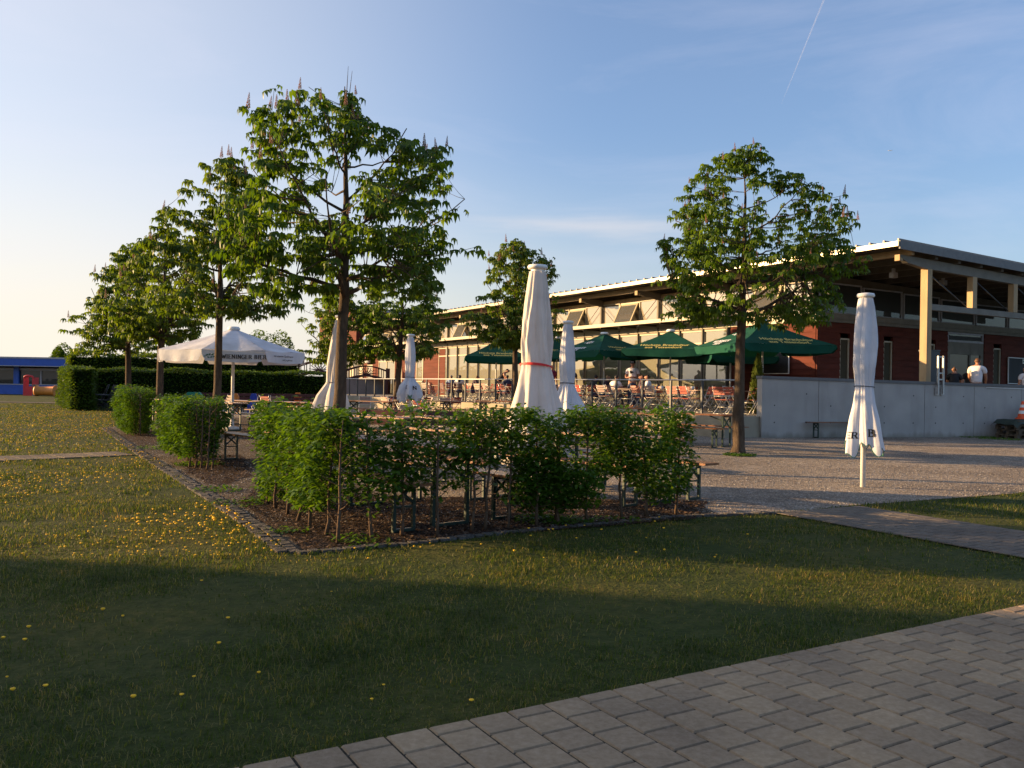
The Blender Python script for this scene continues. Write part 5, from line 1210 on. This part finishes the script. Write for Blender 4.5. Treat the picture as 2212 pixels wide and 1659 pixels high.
def ttable(loc, rz, label):
    if not tused[0]: tused[0] = True; o = TT0; o.location = loc; o.rotation_euler = (0,0,rz)
    else: o = copy_tree(TT0, loc, rz)
    return tag(o, label, 'table', 'small slatted tables')
def pot(loc, label, flower=True):
    o = empty('flower_pot', loc); tag(o, label, 'pot', 'small pots on the terrace tables'); g = MB(); g.lathe([(0,0),(.05,0),(.065,.12),(.055,.12),(.05,.1),(0,.1)], 10); g.build('pot', M['terracotta'], o)
    g_ = np.random.default_rng(int(loc[0]*100)%999); N = 40; a = g_.uniform(0,6.3,N)
    V_, T_ = scatter(LT, LF, np.stack([np.cos(a)*.04*g_.uniform(0,1,N),np.sin(a)*.04*g_.uniform(0,1,N),.12+.13*g_.uniform(0,1,N)],-1), rotm(a,g_.uniform(-1.2,-.2,N),g_.uniform(-.4,.4,N),g_.uniform(.03,.06,N))); npmesh('plant', V_, T_, M['thuja'], o)
# ================================================================= people
M['hair_dark'] = P('dark_hair', (.018,.012,.01), .6); M['hair_grey'] = P('grey_hair', (.25,.21,.18), .7); M['hair_brown'] = P('brown_hair', (.10,.045,.02), .6); M['hair_fair'] = P('fair_hair', (.42,.26,.12), .6)
M['c_white'] = P('white_shirt', (.72,.68,.68), .8); M['c_blue'] = P('light_blue_shirt', (.22,.30,.45), .8); M['c_black'] = P('black_top', (.012,.012,.014), .8); M['c_navy'] = P('navy_top', (.02,.03,.07), .8)
M['c_plum'] = P('dark_patterned_top', (.05,.025,.04), .8, var=.5, scale=30); M['c_magenta'] = P('magenta_top', (.28,.02,.08), .8); M['c_jeans'] = P('blue_jeans', (.02,.035,.09), .8); M['c_grey'] = P('grey_trousers', (.06,.06,.065), .8); M['shoe'] = P('dark_shoes', (.02,.018,.016), .5)
def skin_mesh(nodes_, edges_, root=0, lvl=1):
    me = bpy.data.meshes.new('body'); me.from_pydata([n_[0] for n_ in nodes_], edges_, []); o = bpy.data.objects.new('tmp', me); COL.objects.link(o)
    m = o.modifiers.new('s','SKIN'); m.use_smooth_shade = True
    for i, n_ in enumerate(nodes_):
        r_ = n_[1]; sv = me.skin_vertices[0].data[i]; sv.radius = r_ if isinstance(r_, tuple) else (r_, r_); sv.use_root = (i == root)
    if lvl: s_ = o.modifiers.new('u','SUBSURF'); s_.levels = lvl; s_.render_levels = lvl
    dg = bpy.context.evaluated_depsgraph_get(); dg.update(); res = bpy.data.meshes.new_from_object(o.evaluated_get(dg)); bpy.data.objects.remove(o)
    res.materials.clear(); return res
def person(label, x, y, z, face, pose='stand', top='c_white', bottom='c_jeans', hair='hair_dark', long=False, bun=False, sc=1.0, lean=0, cap=False, sleeves=True, hands='lap', headturn=0, group=None):
    """face: world angle the person looks towards; local +y is forward"""
    o = empty('person', (x,y,z), face-PI/2); o.scale = (sc,sc,sc); tag(o, label, 'person', group)
    if pose == 'sit': hp = Vector((0,0,.50)); 
    else: hp = Vector((0,0,.94))
    la = R(lean); fw = Vector((0,math.sin(la),math.cos(la))); up2 = Vector((0,math.sin(la*1.1),math.cos(la*1.1)))
    waist = hp+fw*.14; chest = hp+fw*.36; neckb = hp+fw*.50; neck = neckb+up2*.07; hd = neck+(up2+Vector((0,.12,0)))*.0
    head = neck+up2*.115+Vector((0,.025,0)); top_ = head+up2*.095; sd_ = Vector((1,0,0))
    N = []; E = []
    def nd(p, r): N.append((Vector(p)[:], r)); return len(N)-1
    def ed(a, b): E.append((a,b)); return b
    ip = nd(hp,(.155,.11)); iw = ed(ip, nd(waist,(.135,.10))); ic = ed(iw, nd(chest,(.16,.115))); inb = ed(ic, nd(neckb,(.10,.075))); ine = ed(inb, nd(neck,.052))
    chin = ed(ine, nd(head-up2*.055+Vector((0,.02,0)),(.058,.068))); im = ed(chin, nd(head,(.078,.098))); it = ed(im, nd(top_-up2*.03,(.062,.08)))
    ed(im, nd(head+Vector((0,.112,-.02)),.013))
    for s_ in (-1,1): ed(im, nd(head+sd_*s_*.086+Vector((0,-.01,-.005)),.016))
    arm_nodes = {}
    for s_ in (-1,1):
        sh = neckb-fw*.045+sd_*s_*.185
        if hands == 'clasp': el = sh+Vector((s_*.07,-.03,-.28)); wr = hp+fw*.20+Vector((s_*.06,.20,0))
        elif hands == 'table': el = sh+Vector((s_*.05,.12,-.24)); wr = el+Vector((-s_*.10,.22,.02))
        elif hands == 'reach': el = sh+Vector((s_*.03,.10,-.26)); wr = el+Vector((-s_*.04,.17,-.16))
        else: el = sh+Vector((s_*.06,-.02,-.28)); wr = el+Vector((-s_*.06,.15,-.17)) if pose == 'sit' else el+Vector((0,.06,-.24))
        a = ed(inb, nd(sh,.062)); b = ed(a, nd(el,.042)); c = ed(b, nd(wr,.027)); fd = (wr-el).normalized(); palm = ed(c, nd(wr+fd*.06,(.036,.018)))
        lat = fd.cross(Vector((0,0,1))).normalized() if abs(fd.z) < .9 else Vector((0,1,0))
        for k in range(4):
            b1 = wr+fd*.10+lat*(k-1.5)*.019; f1 = ed(palm, nd(b1,.009)); ed(f1, nd(b1+fd*(.05-.006*abs(k-1.2))+Vector((0,0,-.018)),.007))
        ed(palm, nd(wr+fd*.055+lat*.045+Vector((0,.01,-.01)),.010))
        arm_nodes[s_] = (sh, el, wr)
    legs = {}
    for s_ in (-1,1):
        hj = hp+sd_*s_*.09+Vector((0,0,-.03))
        if pose == 'sit': kn = hj+Vector((s_*.04,.42,.0)); an = Vector((kn.x,kn.y-.04,.08))
        else: kn = Vector((s_*.10,.02,.50)); an = Vector((s_*.11,-.02,.085))
        a = ed(ip, nd(hj,.088)); b = ed(a, nd(kn,.056)); c = ed(b, nd(an,.036)); ed(c, nd(an+Vector((0,.14,-.045)),(.038,.028))); legs[s_] = (hj,kn,an)
    body = skin_mesh(N, E); ob = obj('body', body, M['skin'], o)
    def garment(name, nodes_, edges_, mat): g = skin_mesh(nodes_, edges_); return obj(name, g, M[mat], o)
    # shirt
    n_ = [(waist-fw*(.16 if pose != 'sit' else .10),(.172,.128)),(waist,(.158,.122)),(chest,(.185,.14)),(neckb,(.125,.092)),(neckb+up2*.03,(.07,.065))]; e_ = [(0,1),(1,2),(2,3),(3,4)]
    n_ = [(v[:],r_) for v, r_ in n_]
    for s_ in (-1,1):
        sh, el, wr = arm_nodes[s_]; i = len(n_)
        if sleeves: n_ += [(sh[:],.080),(sh.lerp(el,.55)[:],.068)]; e_ += [(3,i),(i,i+1)]
        else: n_ += [(sh.lerp(neckb,.25)[:],.072)]; e_ += [(3,i)]
    garment('shirt', n_, e_, top)
    n_ = [(hp+fw*.06,(.165,.122)),(hp,(.17,.125))]; e_ = [(0,1)]; n_ = [(v[:],r_) for v, r_ in n_]
    for s_ in (-1,1):
        hj, kn, an = legs[s_]; i = len(n_); n_ += [(hj[:],.102),(kn[:],.072),((an+Vector((0,0,.03)))[:],.056)]; e_ += [(1,i),(i,i+1),(i+1,i+2)]
    garment('trousers', n_, e_, bottom)
    for s_ in (-1,1):
        an = legs[s_][2]; n_ = [((an+Vector((0,-.03,-.04)))[:],.044),((an+Vector((0,.09,-.05)))[:],(.048,.034)),((an+Vector((0,.17,-.055)))[:],(.04,.026))]; garment('shoe', n_, [(0,1),(1,2)], 'shoe')
    n_ = [(head+up2*.045+Vector((0,.02,0)),(.082,.09)),(head+up2*.02+Vector((0,-.045,0)),(.088,.075)),(head-up2*.05+Vector((0,-.06,0)),(.062,.045))]; e_ = [(0,1),(1,2)]
    if long: n_ += [(neckb+Vector((0,-.10,.0)),(.085,.045)),(chest+Vector((0,-.13,.03)),(.075,.035))]; e_ += [(2,3),(3,4)]
    if bun: n_ += [(head+up2*.10+Vector((0,-.09,0)),.05)]; e_ += [(1,len(n_)-1)]
    hg = garment('hair', [(v[:],r_) for v, r_ in n_], e_, hair)
    if cap:
        g = MB(); g.lathe([(.107,.0),(.107,.03),(.095,.075),(.05,.10),(0,.105)], 14); g.add([(-.075,.08,.0),(.075,.08,.0),(.06,.19,-.012),(-.06,.19,-.012),(-.075,.08,.012),(.075,.08,.012),(.06,.19,.0),(-.06,.19,.0)],[(0,3,2,1),(4,5,6,7),(0,1,5,4),(1,2,6,5),(2,3,7,6),(3,0,4,7)])
        c_ = g.build('cap', M['c_black'], o); c_.location = head+up2*.035; q = MB(); [q.b2((-.05+.022*k_,.10,.025),(-.036+.022*k_,.113,.06)) for k_ in range(5)]; q.build('print', M['ink_white'], c_)
        for s_ in (-.034,.034): e2 = MB(); e2.lathe([(0,-.008),(.008,0),(0,.008)],8); ey = e2.build('eye', M['black'], o); ey.location = head+Vector((s_,.098,.015))
        m_ = MB(); m_.tube([(-.025,.094,-.05),(0,.1,-.052),(.025,.094,-.05)], .006, 5); mo = m_.build('mouth', M['slat_red'], o); mo.location = head
        pr = MB(); 
        for k in range(4): pr.box((.0+.02*k,.162+.001*k,-.02+.02*k), (.13-.02*k,.006,.03), Matrix.Rotation(.5,3,'Y'))
        p_ = pr.build('print', M['ink'], o); p_.location = chest+Vector((0,-.005,.02))
    return o
TZ = DK
def seat_person(label, px, Y, face, **k):
    xx = X(px,Y); person(label, xx, Y, TZ, face, 'sit', **k)
    b = Vector((-math.cos(face), -math.sin(face)))*.02
    chair('slat_plum' if k.get('top') in ('c_white',) else 'slat_red', (xx+b.x, Y+b.y, TZ), face+PI/2, 'chair under the '+label.replace(' seated','').split(',')[0])
    OCC.append((xx,Y))
OCC = []
U_ = math.atan2(.8616,-.5075); W_ = math.atan2(.5075,.8616)
seat_person('grey haired guest in a light blue shirt, leftmost at the far end of the terrace', 974, 42.5, U_-PI*.55+1.2, top='c_blue', hair='hair_grey', lean=12, hands='table')
seat_person('long haired guest in a white top beside the grey haired guest', 992, 41.5, W_+.9, top='c_white', hair='hair_dark', long=True, lean=8, hands='table')
seat_person('brown haired guest in a dark patterned top leaning to the right', 1020, 40.5, W_-.2, top='c_plum', hair='hair_brown', lean=20, hands='table')
person('waitress in a dark dress bending forward over a table under the leftmost green parasol', X(1075,39.5), 39.5, TZ, R(5), 'stand', top='c_black', bottom='c_black', hair='hair_dark', bun=True, lean=38, hands='reach', sleeves=False)
seat_person('dark haired man in a navy shirt in front of the waitress', 1097, 39.2, W_+1.5, top='c_navy', hair='hair_dark', lean=6, hands='table')
person('standing guest in a magenta top between the two closed white parasols', X(1192,37.5), 37.5, TZ, R(-60), 'stand', top='c_magenta', bottom='c_grey', hair='hair_brown', hands='lap')
person('standing guest half hidden behind the slim closed parasol', X(1236,37), 37.2, TZ, R(-120), 'stand', top='c_plum', bottom='c_grey', hair='hair_dark', hands='lap', sc=.95)
seat_person('dark haired guest in a dark top seen from behind', 1286, 34.3, W_+.5, top='c_black', hair='hair_dark', lean=3, hands='table')
seat_person('fair haired guest beside the man in the white shirt', 1309, 34.6, W_-.9, top='c_plum', hair='hair_fair', lean=5, hands='table')
seat_person('dark haired man in a white shirt with his back to the railing', 1326, 32.6, W_+.35, top='c_white', bottom='c_grey', hair='hair_dark', lean=14, hands='table')
person('bearded man standing in a black cap and white printed T-shirt, hands clasped', X(1366,32.8), 32.8, TZ, R(-105), 'stand', top='c_white', bottom='c_jeans', hair='hair_dark', hands='clasp', cap=True, sc=1.04)
seat_person('short haired woman facing left by the standing man', 1388, 31.9, PI+.1, top='c_plum', hair='hair_brown', lean=2, hands='table')
seat_person('dark haired man in a pale shirt seated right of the short haired woman', 1402, 31.6, PI-.2, top='c_white', hair='hair_dark', lean=4, hands='table')
person('woman in a black top with hair tied up behind the concrete wall', X(2061,28.6), 28.6, DK, R(62), 'stand', top='c_black', bottom='c_grey', hair='hair_brown', bun=True, lean=10, hands='reach', sc=.98)
person('stout man in a white T-shirt bending forward behind the concrete wall', X(2108,28.6), 28.6, DK, R(50), 'stand', top='c_white', bottom='c_jeans', hair='hair_brown', lean=14, hands='reach', sc=1.17)
person('dark haired guest mostly hidden by the stout man in white', X(2095,30.4), 30.4, DK, R(70), 'stand', top='c_black', bottom='c_grey', hair='hair_dark', hands='lap', sc=1.02)
person('guest in a white shirt cut off by the right edge of the picture', X(2216,29.6), 29.6, DK, R(90), 'stand', top='c_white', bottom='c_grey', hair='hair_dark', hands='lap', sc=1.02)
# ================================================================= terrace seating
rr = random.Random(77); ordn = ['first','second','third','fourth','fifth','sixth','seventh','eighth','ninth','tenth','eleventh','twelfth','thirteenth','fourteenth']
def near_occ(x, y, d=.55): return any((x-a)**2+(y-b)**2 < d*d for a, b in OCC)
for row, xr_ in ((0,1.45),(1,4.05)):
    rn = 'railing row' if row == 0 else 'window row'
    for k in range(12):
        yl = 1.25+1.95*k+(.5 if row else 0); xl = xr_+rr.uniform(-.12,.12); c = L2W(xl, yl, DK); rz = R(30.5+90)+rr.uniform(-.12,.12)
        if any((c.x-a)**2+(c.y-b)**2 < .5**2 for a, b in OCC): xl += .6; c = L2W(xl, yl, DK)
        where = '%s table of the %s from the wall' % (ordn[k], rn)
        ttable(c[:], rz, 'small slatted table, '+where)
        if row == 0 and k in (1,2,4,5,7) or row == 1 and k in (3,6): pot((c.x+rr.uniform(-.2,.2), c.y+rr.uniform(-.2,.2), DK+.738), 'small white plant pot on the '+where)
        for sx in (-1,1):
            for sy in (-1,1):
                if rr.random() < .06: continue
                p = L2W(xl+sx*(.62+rr.uniform(-.05,.12)), yl+sy*(.30+rr.uniform(-.04,.06)), DK)
                if near_occ(p.x, p.y): continue
                if row == 0 and k < 3: mt = 'slat_red' if rr.random() < .9 else 'slat_pale'
                else: mt = rr.choice(['slat_red','slat_red','slat_plum','slat_plum','slat_pale'])
                cn_ = {'slat_red':'red','slat_plum':'dark plum','slat_pale':'pale pink'}[mt]
                rz2 = R(30.5-90)+ (0 if sx > 0 else PI)+rr.uniform(-.3,.3)
                chair(mt, p[:], rz2, '%s slatted chair, %s %s side, %s' % (cn_, 'near' if sy < 0 else 'far', 'railing' if sx < 0 else 'hall', where))
# chairs on the garden ground in front of the terrace
gs = [(785,31.5),(880,34.5),(938,33.5),(975,34.5)]
for i, (px, Y) in enumerate(gs):
    c = Vector((X(px,Y),Y,.012)); nm = ['left of the ruffled parasol','behind the ruffled parasol','near the terrace step','before the leftmost guests'][i]
    ttable(c[:], R(20+30*i), 'small slatted table on the ground '+nm)
    for q in range(3+(i%2)):
        a = q*1.57+.4*i+rr.uniform(-.3,.3)+R(20); p = c+Vector((math.cos(a),math.sin(a),0))*.8; mt = ['slat_red','slat_pale','slat_plum','slat_red'][(q+i)%4]
        chair(mt, p[:], a-PI/2, '%s folding chair %s of the table on the ground %s' % ({'slat_red':'red','slat_plum':'dark plum','slat_pale':'pale pink'}[mt], ['right','far','left','near'][q], nm))
for i, (px, Y, mt) in enumerate([(585,30.5,'slat_red'),(600,31,'slat_pale'),(560,32,'slat_plum'),(1000,17.9,'slat_pale'),(480,31,'slat_plum')]):
    chair(mt, (X(px,Y),Y,.012), R(150+40*i), ['red folding chair standing alone right of the white parasol pole','pale folding chair next to the lone red one','plum folding chair behind the tables under the white parasol','pale folding chair peeking over the front hedge left of the tallest parasol','plum folding chair left of the white parasol pole'][i])
# toy seats along the long hedge
def toy(label, px, py, Y, mat, w=.5):
    z = 1.38-(py-815.2-.0175*(px-25))/F*Y; o = empty('toy_seat', (X(px,Y),Y,0)); tag(o, label, 'toy', 'coloured plastic children seats')
    g = MB(); P_ = [(-w/2,0,z-.45),(-w/2,0,z-.15),(-w*.3,0,z),(w*.3,0,z),(w/2,0,z-.15),(w/2,0,z-.45)]; g.add(P_+[(a,.12,c) for a,b,c in P_], [(0,1,2,3,4,5),(11,10,9,8,7,6)]+[(i,i+6,(i+1)%6+6,(i+1)%6) for i in range(6)]); g.build('backrest', M[mat], o)
    g = MB(); g.b2((-w/2,-.35,z-.6),(w/2,.12,z-.45)); g.b2((-w/2,-.35,0),(-w/2+.06,-.29,z-.6)); g.b2((w/2-.06,-.35,0),(w/2,-.29,z-.6)); g.b2((-w/2,.06,0),(-w/2+.06,.12,z-.6)); g.b2((w/2-.06,.06,0),(w/2,.12,z-.6)); g.build('seat', M[mat], o)
toy('teal plastic seat in front of the long hedge left of the tree trunk', 418, 847, 36, 'play_teal', .8); toy('orange plastic seat beside the pole of the white parasol', 506, 850, 36.5, 'play_orange', .4)
toy('blue plastic seat in front of the long hedge under the white parasol', 548, 850, 37, 'play_blue', .3); toy('orange plastic seat near the right end of the long hedge', 643, 848, 39, 'play_orange', .3); toy('red plastic seat above the small square hedge', 274, 835, 30, 'play_red', .42)
# ================================================================= corner with pallets, cone
wdir = (W1-W0).normalized(); az_ = math.atan2(wdir.y,wdir.x); wn = Vector((wdir.y,-wdir.x,0))
def on_wall(px, off=0):
    u = (px-1106)/F; t_ = (u*W0.y-W0.x)/(wdir.x-u*wdir.y); return W0+wdir*t_+wn*off
pc = on_wall(2172, .62)
pm_ = None
def pallet(loc, rz, label):
    global pm_
    o = empty('pallet', loc, rz); tag(o, label, 'pallet', 'stack of wooden pallets')
    if pm_ is None:
        a = MB(); 
        for k in range(5): a.b2((-.6,-.4+.175*k,.122),(.6,-.3+.175*k,.144))
        for k in range(3): a.b2((-.6+.5*k,-.4,.1),(-.4+.5*k,.4,.121))
        b = MB()
        for i in range(3):
            for j in range(3): b.b2((-.6+.53*i,-.4+.35*j,.022),(-.46+.53*i,-.3+.35*j,.1))
        c = MB(); 
        for j in range(3): c.b2((-.6,-.4+.35*j,0),(.6,-.3+.35*j,.022))
        pm_ = [x_.me(n__) for x_, n__ in ((a,'deck_boards'),(b,'blocks'),(c,'runners'))]
        for m__ in pm_: m__.materials.append(M['pallet'])
    for m__, n__ in zip(pm_, ('deck','block','runner')): obj(n__, m__, None, o)
    return o
pl = ['bottom pallet of the left stack at the wall','second pallet from below in the left stack','third pallet from below in the left stack','top pallet of the left stack under the green sheet']
for k in range(4): pallet((pc.x+.04*math.sin(k*2), pc.y+.03*math.cos(k), .145*k), az_+.04*math.sin(k*3), pl[k])
pc2 = on_wall(2172, .62)+wdir*1.3
for k in range(4): pallet((pc2.x, pc2.y+.03*math.cos(k*2), .145*k), az_+.05*math.sin(k), ['bottom pallet of the right stack cut by the picture edge','second pallet from below in the right stack','third pallet from below in the right stack','top pallet of the right stack under the crate'][k])
g = MB(); vv = []; nx_, ny_ = 18, 8
for i in range(nx_+1):
    for j in range(ny_+1):
        a, b = -.75+2.7*i/nx_, -.5+1.0*j/ny_; e = max(0,abs(b)-.40)+max(0,-.62-a); p = pc+wdir*a-wn*b; vv.append((p.x,p.y,.60+.012*math.sin(a*9+b*5)-e*1.1+.01*math.sin(b*14)))
g.add(vv, [(i*(ny_+1)+j,(i+1)*(ny_+1)+j,(i+1)*(ny_+1)+j+1,i*(ny_+1)+j+1) for i in range(nx_) for j in range(ny_)], True); tag(g.build('tarpaulin', M['tarp']), 'dark green sheet draped over the pallet stacks', 'tarpaulin')
cc = on_wall(2172,.55)+wdir*.12; co = empty('traffic_cone', (cc.x,cc.y,.615), az_); tag(co, 'orange and white striped traffic cone standing on the pallets', 'traffic cone')
def cr(z): return .155-.115*(z-.05)/.5
g = MB()
for z0_, z1_ in ((.04,.17),(.27,.37),(.46,.55)): g.lathe([(cr(z0_),z0_),(cr(z1_),z1_)], 20)
g.lathe([(cr(.55),.55),(.02,.57),(0,.57)], 20); g.build('cone_body', M['cone_orange'], co)
g = MB(); g.lathe([(.215,0),(.215,.03),(.19,.045),(cr(.04),.05)], 8); g.build('base', M['cone_orange'], co)
for z0_, z1_ in ((.17,.27),(.37,.46)): g = MB(); g.lathe([(cr(z0_)+.002,z0_),(cr(z1_)+.002,z1_)], 20); g.build('reflective_band', M['white'], co)
bc = on_wall(2212,.55)+wdir*.25; bx_ = empty('storage_box', (bc.x,bc.y,.615), az_); tag(bx_, 'pale green storage box with a lid on the pallets at the picture edge', 'box')
g = MB(); g.b2((-.35,-.2,0),(.35,.2,.26)); g.build('box_body', M['tarp'], bx_); g = MB(); g.b2((-.38,-.23,.26),(.38,.23,.42)); g.b2((-.34,-.19,.42),(.34,.19,.46)); g.build('lid', M['box_green'], bx_)
# sky: contrail and aeroplane
def skyp(px, py, D): u, v = ray(px, py); d = Vector((u, 1, -v)); return Vector((0,0,CH))+d*D
m, n, l, b = nodes('contrail_vapour'); b.inputs['Base Color'].default_value = (.9,.9,.95,1); b.inputs['Roughness'].default_value = 1
tr_ = n.new('ShaderNodeBsdfTransparent'); mx = n.new('ShaderNodeMixShader'); tc = n.new('ShaderNodeTexCoord'); nz = n.new('ShaderNodeTexNoise'); nz.inputs['Scale'].default_value = .02; l.new(tc.outputs['Object'], nz.inputs['Vector'])
lw = n.new('ShaderNodeLayerWeight'); lw.inputs[0].default_value = .35; iv = n.new('ShaderNodeMath'); iv.operation = 'SUBTRACT'; iv.inputs[0].default_value = .36; l.new(lw.outputs['Facing'], iv.inputs[1])
mm = n.new('ShaderNodeMath'); mm.operation = 'MULTIPLY'; mm.use_clamp = True; l.new(iv.outputs[0], mm.inputs[0]); l.new(nz.outputs['Fac'], mm.inputs[1])
l.new(mm.outputs[0], mx.inputs[0]); l.new(tr_.outputs[0], mx.inputs[1]); l.new(b.outputs[0], mx.inputs[2]); l.new(mx.outputs[0], n['Material Output'].inputs[0])
g = MB(); pts = [skyp(1790+(1688-1790)*t/10, -25+(225+25)*t/10, 9000) for t in range(11)]; g.tube(pts, [13,12,11,10,9,8,7,6,4,3,1], 10)
tag(g.build('contrail', m), 'faint white vapour trail high in the sky at the upper right', 'contrail', kind='stuff')
ap = skyp(1923,325,5200); ae = empty('aeroplane', ap[:], R(10)); tag(ae, 'tiny white aeroplane flying above the porch roof', 'aeroplane')
g = MB(); g.tube([(-14,0,0),(-11,0,0),(11,0,.5),(15,0,2)], [.6,1.9,1.9,.5], 10); g.add([(-3,-14,1),(3,-1,0),(-3,0,0),(-3,14,1),(3,1,0),(-2,0,.6)], [(0,1,2),(3,2,4),(0,5,1),(3,4,5)]); g.add([(11,0,1.5),(15,0,6),(17,0,6),(15,0,1.5),(15,.4,2)], [(0,1,2,3),(0,4,2)]); g.build('fuselage', M['white'], ae)
# shade: unseen barn added left of the frame to cast shadow over the foreground
bn = empty('shade_barn', (-31,0,0)); tag(bn, 'unseen barn added left of the frame to shade the foreground', 'building')
g = MB(); g.b2((-9,-30,0),(0,11.3,7.4)); g.build('wall', M['red_wall'], bn)
g = MB(); g.add([(-9.4,-30.4,7.4),(.4,-30.4,7.4),(.4,11.55,7.4),(-9.4,11.55,7.4),(-4.5,-30.4,9.6),(-4.5,11.55,9.6)], [(0,3,2,1),(0,1,4),(2,3,5),(1,2,5,4),(3,0,4,5)]); g.build('roof', M['roof'], bn)
